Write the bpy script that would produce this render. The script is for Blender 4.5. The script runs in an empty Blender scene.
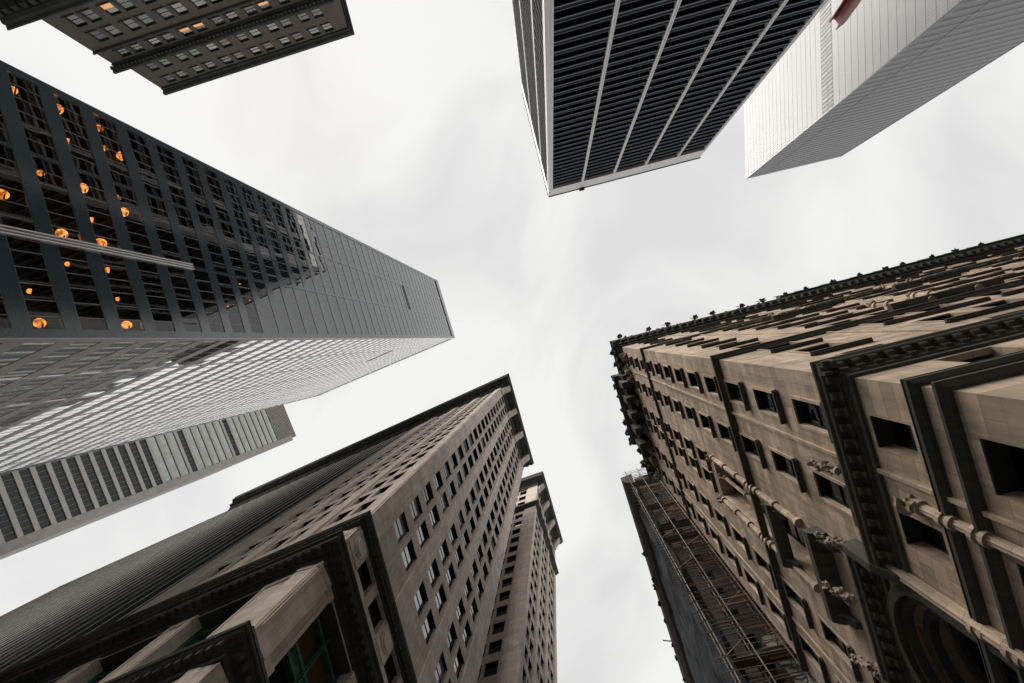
import bpy, math, random
from mathutils import Vector, Matrix, noise as mnoise
R = math.radians
rnd = random.Random(7)
C = bpy.context.scene.collection
sc = bpy.context.scene

# ------------------------------------------------------------------ camera, sky, sun, exposure
EYE = 1.6                                   # eye height; heights below are measured from the eye
FPX, CX, CY, ZX, ZY = 500.0, 512.0, 341.5, 552.0, 338.0
cam_d = bpy.data.cameras.new('camera'); cam = bpy.data.objects.new('camera', cam_d); C.objects.link(cam)
cam_d.sensor_width = 36.0; cam_d.lens = FPX / 1024 * 36.0; cam_d.clip_end = 3000; cam_d.clip_start = 0.1
base_rot = Matrix(((1, 0, 0), (0, -1, 0), (0, 0, -1)))
zen = Vector(((ZX - CX) / FPX, (ZY - CY) / FPX, 1.0)).normalized()
q = zen.rotation_difference(Vector((0, 0, 1)))
cam.matrix_world = Matrix.Translation((0, 0, EYE)) @ (q.to_matrix() @ base_rot).to_4x4()
sc.camera = cam
RC = q.to_matrix()                          # camera-level frame -> world

SUN_EL, SUN_DIR = 52.0, Vector((-0.70, -0.71))   # soft light through the cloud
w = bpy.data.worlds.new('World'); sc.world = w; w.use_nodes = True
nt = w.node_tree; nt.nodes.clear()
out = nt.nodes.new('ShaderNodeOutputWorld')
sky = nt.nodes.new('ShaderNodeTexSky'); sky.sky_type = 'NISHITA'; sky.sun_disc = False
sky.sun_elevation = R(SUN_EL); sky.sun_rotation = math.atan2(SUN_DIR.x, SUN_DIR.y)
bg1 = nt.nodes.new('ShaderNodeBackground'); bg1.inputs[1].default_value = 0.05
nt.links.new(sky.outputs[0], bg1.inputs[0])
tc = nt.nodes.new('ShaderNodeTexCoord')
n1 = nt.nodes.new('ShaderNodeTexNoise'); n1.inputs['Scale'].default_value = 2.4; n1.inputs['Detail'].default_value = 5
n1.inputs['Roughness'].default_value = 0.5; n1.inputs['Distortion'].default_value = 0.6
mp = nt.nodes.new('ShaderNodeMapping'); mp.inputs['Location'].default_value = (3.1, 1.4, 0.2)
nt.links.new(tc.outputs['Generated'], mp.inputs[0]); nt.links.new(mp.outputs[0], n1.inputs['Vector'])
cr = nt.nodes.new('ShaderNodeValToRGB')
cr.color_ramp.elements[0].position = 0.36; cr.color_ramp.elements[0].color = (0.226, 0.2245, 0.2235, 1)
cr.color_ramp.elements[1].position = 0.56; cr.color_ramp.elements[1].color = (0.273, 0.2715, 0.268, 1)
nt.links.new(n1.outputs['Fac'], cr.inputs[0])
bg2 = nt.nodes.new('ShaderNodeBackground'); bg2.inputs[1].default_value = 1.0
nt.links.new(cr.outputs[0], bg2.inputs[0])
mixw = nt.nodes.new('ShaderNodeMixShader'); mixw.inputs[0].default_value = 0.98     # 2 % blue left through the overcast
nt.links.new(bg1.outputs[0], mixw.inputs[1]); nt.links.new(bg2.outputs[0], mixw.inputs[2])
nt.links.new(mixw.outputs[0], out.inputs[0])
sl = bpy.data.lights.new('sun', 'SUN'); sl.energy = 1.5; sl.angle = R(45); sl.color = (1.0, 0.95, 0.88)
so = bpy.data.objects.new('sun', sl); C.objects.link(so)
sd = Vector((SUN_DIR.x * math.cos(R(SUN_EL)), SUN_DIR.y * math.cos(R(SUN_EL)), math.sin(R(SUN_EL)))).normalized()
so.rotation_euler = sd.to_track_quat('Z', 'Y').to_euler(); so.location = (0, 0, 300)
sc.view_settings.view_transform = 'Standard'; sc.view_settings.look = 'None'
sc.view_settings.exposure = 1.75; sc.view_settings.gamma = 1.0; sc.view_settings.use_curve_mapping = False

# ------------------------------------------------------------------ materials
def nodes(name):
    m = bpy.data.materials.new(name); m.use_nodes = True
    t = m.node_tree; b = t.nodes['Principled BSDF']; return m, t, b
def plain(name, col, rough=0.6, metal=0.0, spec=0.5, var=0.15, scale=0.6, emit=None):
    m, t, b = nodes(name)
    b.inputs['Roughness'].default_value = rough; b.inputs['Metallic'].default_value = metal
    b.inputs['Specular IOR Level'].default_value = spec
    if emit:
        b.inputs['Emission Color'].default_value = (*emit[0], 1); b.inputs['Emission Strength'].default_value = emit[1]
    g = t.nodes.new('ShaderNodeNewGeometry'); n = t.nodes.new('ShaderNodeTexNoise')
    n.inputs['Scale'].default_value = scale; n.inputs['Detail'].default_value = 6; n.inputs['Roughness'].default_value = 0.65
    t.links.new(g.outputs['Position'], n.inputs['Vector'])
    mx = t.nodes.new('ShaderNodeMix'); mx.data_type = 'RGBA'
    mx.inputs[6].default_value = (*[c * (1 - var) for c in col], 1); mx.inputs[7].default_value = (*[min(1, c * (1 + var)) for c in col], 1)
    mr = t.nodes.new('ShaderNodeMapRange'); mr.inputs[1].default_value = 0.3; mr.inputs[2].default_value = 0.7
    t.links.new(n.outputs['Fac'], mr.inputs[0]); t.links.new(mr.outputs[0], mx.inputs[0]); t.links.new(mx.outputs[2], b.inputs['Base Color'])
    return m
def stone(name, col, bw=1.2, bh=0.6, var=0.22, soot=(0.05, 0.05, 0.045), soot_amt=0.5, joint=0.012, streak=2.2, bump=0.25):
    """ashlar: blocks with their own tone, fine joints, vertical rain streaks and soot blotches; UV in metres"""
    m, t, b = nodes(name); L = t.links
    b.inputs['Roughness'].default_value = 0.85; b.inputs['Specular IOR Level'].default_value = 0.25
    uv = t.nodes.new('ShaderNodeUVMap')
    br = t.nodes.new('ShaderNodeTexBrick'); br.inputs['Scale'].default_value = 1.0
    br.inputs['Brick Width'].default_value = bw; br.inputs['Row Height'].default_value = bh
    br.inputs['Mortar Size'].default_value = joint; br.inputs['Mortar Smooth'].default_value = 0.3; br.inputs['Bias'].default_value = -0.1
    br.inputs['Color1'].default_value = (*[c * (1 - var) for c in col], 1)
    br.inputs['Color2'].default_value = (*[c * (1 + var * 0.7) for c in col], 1)
    br.inputs['Mortar'].default_value = (*[c * 0.5 for c in col], 1)
    L.new(uv.outputs[0], br.inputs['Vector'])
    mp = t.nodes.new('ShaderNodeMapping'); mp.inputs['Scale'].default_value = (streak, 0.16, 1)
    L.new(uv.outputs[0], mp.inputs[0])
    ns = t.nodes.new('ShaderNodeTexNoise'); ns.inputs['Scale'].default_value = 1.0; ns.inputs['Detail'].default_value = 5; ns.inputs['Roughness'].default_value = 0.7
    L.new(mp.outputs[0], ns.inputs['Vector'])
    nb = t.nodes.new('ShaderNodeTexNoise'); nb.inputs['Scale'].default_value = 0.35; nb.inputs['Detail'].default_value = 7; nb.inputs['Roughness'].default_value = 0.7
    g = t.nodes.new('ShaderNodeNewGeometry'); L.new(g.outputs['Position'], nb.inputs['Vector'])
    mu = t.nodes.new('ShaderNodeMath'); mu.operation = 'MULTIPLY'; L.new(ns.outputs['Fac'], mu.inputs[0]); L.new(nb.outputs['Fac'], mu.inputs[1])
    mr = t.nodes.new('ShaderNodeMapRange'); mr.inputs[1].default_value = 0.19; mr.inputs[2].default_value = 0.36; mr.inputs[4].default_value = soot_amt
    L.new(mu.outputs[0], mr.inputs[0])
    mx = t.nodes.new('ShaderNodeMix'); mx.data_type = 'RGBA'
    L.new(mr.outputs[0], mx.inputs[0]); L.new(br.outputs['Color'], mx.inputs[6]); mx.inputs[7].default_value = (*[s * 1.0 + c * 0.35 for s, c in zip(soot, col)], 1)
    L.new(mx.outputs[2], b.inputs['Base Color'])
    n3 = t.nodes.new('ShaderNodeTexNoise'); n3.inputs['Scale'].default_value = 9; n3.inputs['Detail'].default_value = 4
    L.new(g.outputs['Position'], n3.inputs['Vector'])
    ad = t.nodes.new('ShaderNodeMath'); ad.operation = 'MULTIPLY_ADD'; ad.inputs[1].default_value = 0.25
    inv = t.nodes.new('ShaderNodeMath'); inv.operation = 'SUBTRACT'; inv.inputs[0].default_value = 1.0
    L.new(br.outputs['Fac'], inv.inputs[1]); L.new(n3.outputs['Fac'], ad.inputs[0]); L.new(inv.outputs[0], ad.inputs[2])
    bp = t.nodes.new('ShaderNodeBump'); bp.inputs['Strength'].default_value = bump; bp.inputs['Distance'].default_value = 0.03
    L.new(ad.outputs[0], bp.inputs['Height']); L.new(bp.outputs[0], b.inputs['Normal'])
    return m
def glass(name, col, ior=1.6, rough=0.015, wave=0.03, wscale=0.5, clear=0.0):
    m, t, b = nodes(name); L = t.links
    b.inputs['Base Color'].default_value = (*col, 1); b.inputs['Roughness'].default_value = rough; b.inputs['IOR'].default_value = ior
    g = t.nodes.new('ShaderNodeNewGeometry'); n = t.nodes.new('ShaderNodeTexNoise'); n.inputs['Scale'].default_value = wscale; n.inputs['Detail'].default_value = 1
    L.new(g.outputs['Position'], n.inputs['Vector'])
    bp = t.nodes.new('ShaderNodeBump'); bp.inputs['Strength'].default_value = wave; bp.inputs['Distance'].default_value = 1.0
    L.new(n.outputs['Fac'], bp.inputs['Height']); L.new(bp.outputs[0], b.inputs['Normal'])
    if clear > 0:
        o = t.nodes['Material Output']; tr = t.nodes.new('ShaderNodeBsdfTransparent'); tr.inputs[0].default_value = (0.75, 0.85, 0.85, 1)
        gl = t.nodes.new('ShaderNodeBsdfGlossy'); gl.inputs['Roughness'].default_value = rough; L.new(bp.outputs[0], gl.inputs['Normal'])
        fr = t.nodes.new('ShaderNodeFresnel'); fr.inputs[0].default_value = ior; L.new(bp.outputs[0], fr.inputs['Normal'])
        ms = t.nodes.new('ShaderNodeMixShader'); L.new(fr.outputs[0], ms.inputs[0]); L.new(tr.outputs[0], ms.inputs[1]); L.new(gl.outputs[0], ms.inputs[2])
        L.new(ms.outputs[0], o.inputs[0])
    return m
M = {}
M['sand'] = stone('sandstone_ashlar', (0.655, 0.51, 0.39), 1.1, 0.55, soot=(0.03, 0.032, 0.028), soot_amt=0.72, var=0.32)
M['sand_trim'] = stone('sooty_sandstone_trim', (0.105, 0.094, 0.078), 1.4, 9.0, soot=(0.012, 0.018, 0.017), soot_amt=1.0, streak=3.5)  # soot, with the shade of the undersides also put into the colour
M['lime'] = stone('grey_pink_limestone', (0.68, 0.575, 0.50), 1.5, 0.76, soot_amt=0.45, var=0.14)
M['lime_pier'] = stone('pale_limestone_pier', (0.76, 0.645, 0.56), 1.5, 0.76, soot_amt=0.55, var=0.14)
M['lime_trim'] = stone('sooty_limestone_cornice', (0.10, 0.096, 0.083), 1.6, 9.0, soot=(0.010, 0.017, 0.016), soot_amt=1.0, streak=3.0)  # soot plus teal underside shade, both in the base colour
M['brick'] = stone('brown_brick', (0.21, 0.175, 0.14), 0.3, 0.1, var=0.2, soot_amt=0.5, joint=0.006)
M['brick_trim'] = stone('weathered_brown_cornice', (0.10, 0.10, 0.09), 1.6, 9.0, soot=(0.015, 0.02, 0.02), soot_amt=0.9)
M['bronze'] = plain('green_bronze', (0.06, 0.17, 0.12), 0.55, 0.3, var=0.4, scale=1.5)
M['tealpanel'] = plain('teal_black_metal_panel', (0.018, 0.034, 0.040), 0.95, 0.0, spec=0.1, var=0.3)  # dark teal stands in for shade on the far stone bays
M['darkframe'] = plain('dark_sash_paint', (0.022, 0.027, 0.028), 0.85, 0.0, spec=0.2, var=0.3)
M['sash'] = plain('grey_sash_paint', (0.05, 0.055, 0.055), 0.5, 0.0, var=0.3)
M['winglass'] = glass('window_glass', (0.006, 0.009, 0.010), 3.0, wave=0.008)
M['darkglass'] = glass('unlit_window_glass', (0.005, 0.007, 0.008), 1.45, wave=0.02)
M['warmglass'] = glass('window_glass_with_brown_blind', (0.10, 0.065, 0.03), 1.5, wave=0.02)
M['paleblind'] = glass('window_glass_with_pale_blind', (0.30, 0.30, 0.29), 1.5, wave=0.02)
M['lamp'] = plain('lit_amber_lamp', (0.8, 0.3, 0.08), 0.5, emit=((1.0, 0.27, 0.05), 0.85), var=0.3, scale=4)
_t = M['lamp'].node_tree; _b = _t.nodes['Principled BSDF']; _n = _t.nodes.new('ShaderNodeTexNoise'); _n.inputs['Scale'].default_value = 2.6
_g = _t.nodes.new('ShaderNodeNewGeometry'); _t.links.new(_g.outputs['Position'], _n.inputs['Vector'])
_r = _t.nodes.new('ShaderNodeValToRGB'); _r.color_ramp.elements[0].position = .36; _r.color_ramp.elements[0].color = (.16, .028, .004, 1); _r.color_ramp.elements[1].position = .66; _r.color_ramp.elements[1].color = (1, .30, .05, 1)
_t.links.new(_n.outputs['Fac'], _r.inputs[0]); _t.links.new(_r.outputs[0], _b.inputs['Emission Color'])
M['brickglass'] = glass('old_window_glass', (0.02, 0.028, 0.032), 1.9, wave=0.02); M['blind'] = glass('window_glass_with_grey_blind', (0.12, 0.125, 0.125), 1.5, wave=0.02)
M['litpane'] = plain('lit_window_amber', (0.4, 0.2, 0.1), 0.3, emit=((1.0, 0.42, 0.16), 0.2), var=0.3, scale=4)
M['curtain'] = glass('curtain_wall_glass', (0.008, 0.013, 0.016), 1.95, wave=0.005, wscale=0.35)
M['curtain_clear'] = glass('curtain_wall_clear_glass', (0.01, 0.01, 0.01), 1.75, wave=0.006, wscale=0.35, clear=1.0)
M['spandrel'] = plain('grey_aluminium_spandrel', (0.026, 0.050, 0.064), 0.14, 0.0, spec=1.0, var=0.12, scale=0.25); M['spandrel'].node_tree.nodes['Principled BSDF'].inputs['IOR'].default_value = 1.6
M['mirror'] = plain('mirror_coated_glass', (0.80, 0.81, 0.81), 0.03, 1.0, var=0.04, scale=0.12)  # cross-street copy of the curtain glass, sky brightness put into the material
M['spandrel_pale'] = plain('pale_aluminium_spandrel', (0.88, 0.845, 0.835), 0.4, 0.55, var=0.06, scale=0.25)  # on the cross-street face this paleness carries the sky's brightness
M['mullion'] = plain('grey_aluminium_mullion', (0.24, 0.235, 0.23), 0.4, 0.7, var=0.1)
M['room'] = plain('dark_office_interior', (0.012, 0.013, 0.014), 0.9, var=0.4, scale=1)
M['slot'] = plain('black_louvre_slot', (0.008, 0.009, 0.01), 0.6, var=0.3)
M['steel_dark'] = plain('blue_black_steel', (0.007, 0.010, 0.015), 0.75, 0.0, spec=0.2, var=0.25, scale=0.4)
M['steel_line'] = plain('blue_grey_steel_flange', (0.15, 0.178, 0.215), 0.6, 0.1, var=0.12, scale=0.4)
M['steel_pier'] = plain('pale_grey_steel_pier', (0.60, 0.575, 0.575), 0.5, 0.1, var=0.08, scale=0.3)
M['steel_worn'] = plain('weathered_grey_steel_pier', (0.24, 0.235, 0.235), 0.6, 0.0, var=0.12, scale=0.3); M['steel_worn_dark'] = plain('weathered_dark_steel_flange', (0.075, 0.08, 0.088), 0.7, 0.0, var=0.15, scale=0.3)  # left-face copies of pier and flange steel, shade put into the colour
M['towerglass'] = glass('black_tower_glass', (0.003, 0.005, 0.008), 1.22, wave=0.01)
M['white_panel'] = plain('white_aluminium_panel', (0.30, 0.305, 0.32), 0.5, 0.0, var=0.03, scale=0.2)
M['joint_pale'] = plain('pale_panel_joint', (0.33, 0.335, 0.345), 0.6, var=0.1)
M['joint'] = plain('panel_joint', (0.12, 0.12, 0.125), 0.6, var=0.2)
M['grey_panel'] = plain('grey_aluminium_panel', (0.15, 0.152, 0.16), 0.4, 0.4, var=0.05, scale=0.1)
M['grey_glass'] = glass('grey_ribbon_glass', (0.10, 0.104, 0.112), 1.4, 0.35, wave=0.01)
M['slab_con'] = plain('pale_precast_band', (0.44, 0.42, 0.395), 0.7, var=0.12, scale=0.4)
M['slab_side'] = plain('grey_precast_side', (0.36, 0.33, 0.31), 0.75, var=0.15, scale=0.3)
M['slab_glass'] = plain('green_grey_coated_glass', (0.36, 0.385, 0.36), 0.06, 0.9, var=0.2, scale=0.3)
M['red'] = plain('red_paint_on_steel', (0.30, 0.018, 0.020), 0.45, var=0.12, scale=2)
M['netting'] = plain('blue_black_debris_netting', (0.020, 0.026, 0.034), 0.9, var=0.6, scale=0.5)
M['netting_brown'] = plain('brown_debris_netting', (0.06, 0.045, 0.042), 0.9, var=0.4, scale=0.7)
M['greysheet'] = plain('grey_green_sheeting', (0.30, 0.31, 0.27), 0.8, var=0.5, scale=0.9)
M['pole'] = plain('rusty_scaffold_pole', (0.24, 0.19, 0.155), 0.7, 0.0, var=0.3)
M['plank'] = plain('orange_brown_plank', (0.55, 0.30, 0.15), 0.8, var=0.3, scale=2)
M['oldplank'] = plain('weathered_plank', (0.13, 0.095, 0.07), 0.8, var=0.4, scale=2)
M['oldwall'] = stone('dark_weathered_brick', (0.05, 0.043, 0.04), 0.3, 0.1, var=0.3, soot_amt=0.8, joint=0.006)
M['copper'] = plain('green_copper', (0.03, 0.10, 0.075), 0.7, 0.2, var=0.5, scale=2)
M['roof'] = plain('roof_felt', (0.10, 0.10, 0.10), 0.9)
M['asphalt'] = plain('asphalt', (0.05, 0.05, 0.05), 0.85, var=0.25, scale=1.5)
M['paving'] = stone('concrete_paving', (0.12, 0.115, 0.11), 1.5, 1.5, soot_amt=0.5)
M['paint'] = plain('white_road_paint', (0.7, 0.7, 0.68), 0.7, var=0.2, scale=3)
M['ground'] = plain('city_ground', (0.06, 0.06, 0.058), 0.9, var=0.2, scale=0.2)

# ------------------------------------------------------------------ geometry helpers
class Face:
    """a facade: origin on plan, direction along it, outward normal; (l along, e out, h above the eye)"""
    def __init__(s, o, ang, sgn, L):
        s.o = Vector((o[0], o[1])); a = R(ang); s.u = Vector((math.cos(a), math.sin(a))); s.n = Vector((-s.u.y, s.u.x)) * sgn; s.L = L
    def P(s, l, e, h):
        p = s.o + s.u * l + s.n * e; return Vector((p.x, p.y, h + EYE))
    def d(s, l, e, h):
        p = s.u * l + s.n * e; return Vector((p.x, p.y, h))
class MB:
    def __init__(s): s.v = []; s.f = []; s.m = []; s.uv = []
    def face(s, pts, out=None, m=0, uvs=None):
        if out is not None and len(pts) >= 3:
            n = (pts[1] - pts[0]).cross(pts[2] - pts[0])
            if n.dot(out) < 0:
                pts = pts[::-1]; uvs = uvs[::-1] if uvs else None
        k = len(s.v); s.v.extend(pts); s.f.append(tuple(range(k, k + len(pts)))); s.m.append(m)
        s.uv.append(uvs or [(0, 0)] * len(pts))
    def q(s, F, a, out, m=0, ax='lh'):
        pts = [F.P(*p) for p in a]
        ix = {'l': 0, 'e': 1, 'h': 2}
        uvs = [(p[ix[ax[0]]], p[ix[ax[1]]]) for p in a]
        s.face(pts, F.d(*out), m, uvs)
    def box(s, F, l0, l1, e0, e1, h0, h1, m=0, skip=''):
        if 'f' not in skip: s.q(F, [(l0, e1, h0), (l1, e1, h0), (l1, e1, h1), (l0, e1, h1)], (0, 1, 0), m)
        if 'k' not in skip: s.q(F, [(l0, e0, h0), (l1, e0, h0), (l1, e0, h1), (l0, e0, h1)], (0, -1, 0), m)
        if 'l' not in skip: s.q(F, [(l0, e0, h0), (l0, e1, h0), (l0, e1, h1), (l0, e0, h1)], (-1, 0, 0), m, 'eh')
        if 'r' not in skip: s.q(F, [(l1, e0, h0), (l1, e1, h0), (l1, e1, h1), (l1, e0, h1)], (1, 0, 0), m, 'eh')
        if 'b' not in skip: s.q(F, [(l0, e0, h0), (l1, e0, h0), (l1, e1, h0), (l0, e1, h0)], (0, 0, -1), m, 'le')
        if 't' not in skip: s.q(F, [(l0, e0, h1), (l1, e0, h1), (l1, e1, h1), (l0, e1, h1)], (0, 0, 1), m, 'le')
    def sweep(s, F, l0, l1, prof, k0=0.0, k1=0.0, m=0):
        """sweep a moulding profile [(e,h)...] along the facade; k mitres the ends round a corner"""
        n = len(prof); ce = sum(p[0] for p in prof) / n; ch = sum(p[1] for p in prof) / n; acc = 0
        for i in range(n - 1):
            (e0, h0), (e1, h1) = prof[i], prof[i + 1]
            ln = math.hypot(e1 - e0, h1 - h0); nrm = (0, -(h1 - h0) * -1, -(e1 - e0))
            pts = [(l0 - k0 * e0, e0, h0), (l1 + k1 * e0, e0, h0), (l1 + k1 * e1, e1, h1), (l0 - k0 * e1, e1, h1)]
            s.face([F.P(*p) for p in pts], F.d(0, (h1 - h0), -(e1 - e0)), m, [(pts[0][0], acc), (pts[1][0], acc), (pts[2][0], acc + ln), (pts[3][0], acc + ln)])
            acc += ln
        for l, k, sg in ((l0, k0, -1), (l1, -k1, 1)):
            s.face([F.P(l - k * e, e, h) for e, h in prof], F.d(sg, 0, 0), m, [(e, h) for e, h in prof])
    def cyl(s, F, l, e, r, h0, h1, m=0, n=10, r1=None):
        r1 = r if r1 is None else r1
        for i in range(n):
            a, b = 2 * math.pi * i / n, 2 * math.pi * (i + 1) / n
            pts = [(l + r * math.cos(a), e + r * math.sin(a), h0), (l + r * math.cos(b), e + r * math.sin(b), h0), (l + r1 * math.cos(b), e + r1 * math.sin(b), h1), (l + r1 * math.cos(a), e + r1 * math.sin(a), h1)]
            mid = (a + b) / 2
            s.face([F.P(*p) for p in pts], F.d(math.cos(mid), math.sin(mid), 0), m, [(a * r, h0), (b * r, h0), (b * r, h1), (a * r, h1)])
        for h, rr, sg in ((h0, r, -1), (h1, r1, 1)):
            s.face([F.P(l + rr * math.cos(2 * math.pi * i / n), e + rr * math.sin(2 * math.pi * i / n), h) for i in range(n)], Vector((0, 0, sg)), m)
    def rod(s, a, b, r, m=0, n=5):
        a = Vector(a); b = Vector(b); d = (b - a).normalized(); x = d.orthogonal().normalized(); y = d.cross(x)
        for i in range(n):
            t0, t1 = 2 * math.pi * i / n, 2 * math.pi * (i + 1) / n
            o0 = (x * math.cos(t0) + y * math.sin(t0)) * r; o1 = (x * math.cos(t1) + y * math.sin(t1)) * r
            s.face([a + o0, a + o1, b + o1, b + o0], o0 + o1, m)
    def lump(s, F, l, e, h, r, seed, m=0, sx=1, sy=1, sz=1):
        """a small carved boss: a knobbly lobed body"""
        nu, nv = 13, 9; off = Vector((seed * 3.7, seed * 1.3, 0))
        def pt(i, j):
            th = 2 * math.pi * i / nu; ph = math.pi * j / nv
            d = Vector((math.sin(ph) * math.cos(th), math.sin(ph) * math.sin(th), math.cos(ph)))
            k = r * (0.75 + 0.75 * mnoise.noise(d * 1.7 + off) + 0.35 * mnoise.noise(d * 4.1 + off))
            return F.P(l + d.x * k * sx, e + d.y * k * sy, h + d.z * k * sz)
        c = F.P(l, e, h)
        for i in range(nu):
            for j in range(nv):
                a, b2, c2, d2 = pt(i, j), pt(i + 1, j), pt(i + 1, j + 1), pt(i, j + 1)
                f = [a, b2, c2, d2] if 0 < j < nv - 1 else ([a, c2, d2] if j == 0 else [a, b2, c2])
                s.face(f, sum(f, Vector()) / len(f) - c, m)
    def punched(s, F, l0, l1, h0, h1, wins, rec, m=0, mr=None, e=0.0):
        """a wall with real window openings: wins = [(la, lb, ha, hb)]"""
        mr = m if mr is None else mr
        rows = {}
        for a, b, c, d in wins: rows.setdefault((c, d), []).append((a, b))
        cur = h0
        for (c, d) in sorted(rows):
            if c > cur: s.q(F, [(l0, e, cur), (l1, e, cur), (l1, e, c), (l0, e, c)], (0, 1, 0), m)
            x = l0
            for a, b in sorted(rows[(c, d)]):
                if a > x: s.q(F, [(x, e, c), (a, e, c), (a, e, d), (x, e, d)], (0, 1, 0), m)
                r = e - rec
                s.q(F, [(a, e, c), (a, r, c), (a, r, d), (a, e, d)], (1, 0, 0), mr, 'eh')
                s.q(F, [(b, e, c), (b, r, c), (b, r, d), (b, e, d)], (-1, 0, 0), mr, 'eh')
                s.q(F, [(a, e, c), (b, e, c), (b, r, c), (a, r, c)], (0, 0, 1), mr, 'le')
                s.q(F, [(a, e, d), (b, e, d), (b, r, d), (a, r, d)], (0, 0, -1), mr, 'le')
                x = b
            if x < l1: s.q(F, [(x, e, c), (l1, e, c), (l1, e, d), (x, e, d)], (0, 1, 0), m)
            cur = d
        if cur < h1: s.q(F, [(l0, e, cur), (l1, e, cur), (l1, e, h1), (l0, e, h1)], (0, 1, 0), m)
    def build(s, name, mats, parent=None, smooth=False):
        me = bpy.data.meshes.new(name)
        base = parent_base(parent)
        me.from_pydata([tuple(v - base) for v in s.v], [], s.f)
        ul = me.uv_layers.new(name='UVMap'); k = 0; flat = []
        for u in s.uv:
            for a, b in u: flat += [a, b]
        ul.data.foreach_set('uv', flat)
        if not isinstance(mats, (list, tuple)): mats = [mats]
        for mm in mats: me.materials.append(mm)
        me.polygons.foreach_set('material_index', s.m)
        if smooth: me.polygons.foreach_set('use_smooth', [True] * len(s.f))
        me.update()
        o = bpy.data.objects.new(name, me); C.objects.link(o)
        if parent: o.parent = parent
        return o
BASE = {}
def parent_base(p):
    if p is None: return Vector((0, 0, 0))
    while p.parent: p = p.parent
    return BASE.get(p.name, Vector((0, 0, 0)))
def thing(name, label, cat, loc, group=None):
    o = bpy.data.objects.new(name, None); C.objects.link(o); o.location = loc; o.empty_display_size = 2
    BASE[o.name] = Vector(loc); o['label'] = label; o['category'] = cat
    if group: o['group'] = group
    return o
def struct(name, mb, m):
    o = mb.build(name, m); o['kind'] = 'structure'; return o
def project(p):
    d = RC.transposed() @ (p - Vector((0, 0, EYE)))
    if d.z < 0.05: return None
    return (d.x / d.z * FPX + CX, d.y / d.z * FPX + CY)
def seen_area(pts):
    pp = [project(p) for p in pts]
    if any(p is None for p in pp): return 0
    cx = sum(p[0] for p in pp) / len(pp); cy = sum(p[1] for p in pp) / len(pp)
    if not (-5 < cx < 1029 and -5 < cy < 688): return 0
    return abs(sum(pp[i][0] * pp[(i + 1) % len(pp)][1] - pp[(i + 1) % len(pp)][0] * pp[i][1] for i in range(len(pp)))) / 2
class Windows:
    """collects a building's windows: the 100 that show largest become parts of their own, the rest one part"""
    def __init__(s): s.items = []
    def add(s, F, rect, e, style, glassm=1, extra=None): s.items.append((F, rect, e, style, glassm, extra))
    def draw(s, it, fm, pm, gm_index):
        F, (a, b, c, d), e, style, gm, extra = it; j = 0.06
        fr = lambda *x: fm.box(F, *x, 0, 'k')
        if style == 'sash':                        # double-hung sash: dark strip painting the shade under the head, frame, meeting rail, two lights
            fr(a + .005, b - .005, e, e + (extra or .30), d - .05, d - .004)
            fr(a, a + j, e, e + .06, c, d); fr(b - j, b, e, e + .06, c, d); fr(a + j, b - j, e, e + .06, c, c + j); fr(a + j, b - j, e, e + .07, d - j, d)
            mid = c + (d - c) * .5; fr(a + j, b - j, e + .01, e + .05, mid - .03, mid + .03)
            tl = rnd.uniform(-.004, .004)
            for (h0, h1, de) in ((c, mid, .0), (mid, d, .012)):
                pm.q(F, [(a, e + de + tl, h0), (b, e + de - tl, h0), (b, e + de - tl, h1), (a, e + de + tl, h1)], (0, 1, 0), gm_index)
        elif style == 'ribbon':                    # a run of panes between slender mullions
            n = extra or 6; wd = (b - a) / n
            for i in range(n):
                t1, t2 = rnd.uniform(-.0045, .0045), rnd.uniform(-.0045, .0045)
                x0, x1 = a + i * wd, a + (i + 1) * wd
                pm.q(F, [(x0, e + t1, c), (x1, e - t1, c), (x1, e - t1 + t2, d), (x0, e + t1 + t2, d)], (0, 1, 0), gm_index)
                if i: fr(x0 - .03, x0 + .03, e - .02, e + .025, c, d)
            fr(a, b, e - .02, e + .02, c, c + .05); fr(a, b, e - .02, e + .02, d - .05, d)
    def flush(s, parent, fmat, gmats):
        sc_ = []
        for it in s.items:
            F, (a, b, c, d), e, *_ = it
            sc_.append(seen_area([F.P(a, e, c), F.P(b, e, c), F.P(b, e, d), F.P(a, e, d)]))
        order = sorted(range(len(s.items)), key=lambda i: -sc_[i])
        top = order[:100]; rest = order[100:]
        for i in top:
            it = s.items[i]; fm = MB(); pm = MB(); s.draw(it, fm, pm, 0)
            f = fm.build('window', fmat, parent); pm.build('pane', gmats[it[4] - 1], f)
        if rest:
            mb = MB()
            for i in rest: s.draw(s.items[i], mb, mb, s.items[i][4])
            o = mb.build('window', [fmat] + gmats, parent); o['kind'] = 'stuff'
def body(F1, pts, h1, mb, m=0, mroof=None, h0=-EYE):
    """the walls one never sees plus the roof, as one shell: pts = plan polygon, first edge = open facades are skipped by caller"""
    mroof = m if mroof is None else mroof
    P = [Vector((p[0], p[1], 0)) for p in pts]; c = sum(P, Vector()) / len(P)
    mb.face([Vector((p[0], p[1], h1 + EYE)) for p in pts], Vector((0, 0, 1)), mroof, [(p[0], p[1]) for p in pts])
def wall_plain(mb, p, q_, h0, h1, out, m=0):
    L = math.hypot(q_[0] - p[0], q_[1] - p[1])
    mb.face([Vector((p[0], p[1], h0 + EYE)), Vector((q_[0], q_[1], h0 + EYE)), Vector((q_[0], q_[1], h1 + EYE)), Vector((p[0], p[1], h1 + EYE))], Vector((*out, 0)), m, [(0, h0), (L, h0), (L, h1), (0, h1)])
def pt2(F, l, e=0): v = F.o + F.u * l + F.n * e; return (v.x, v.y)
def lev(F, l, e=0): v = F.P(l, e, -EYE); return (v.x, v.y, 0)

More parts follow.
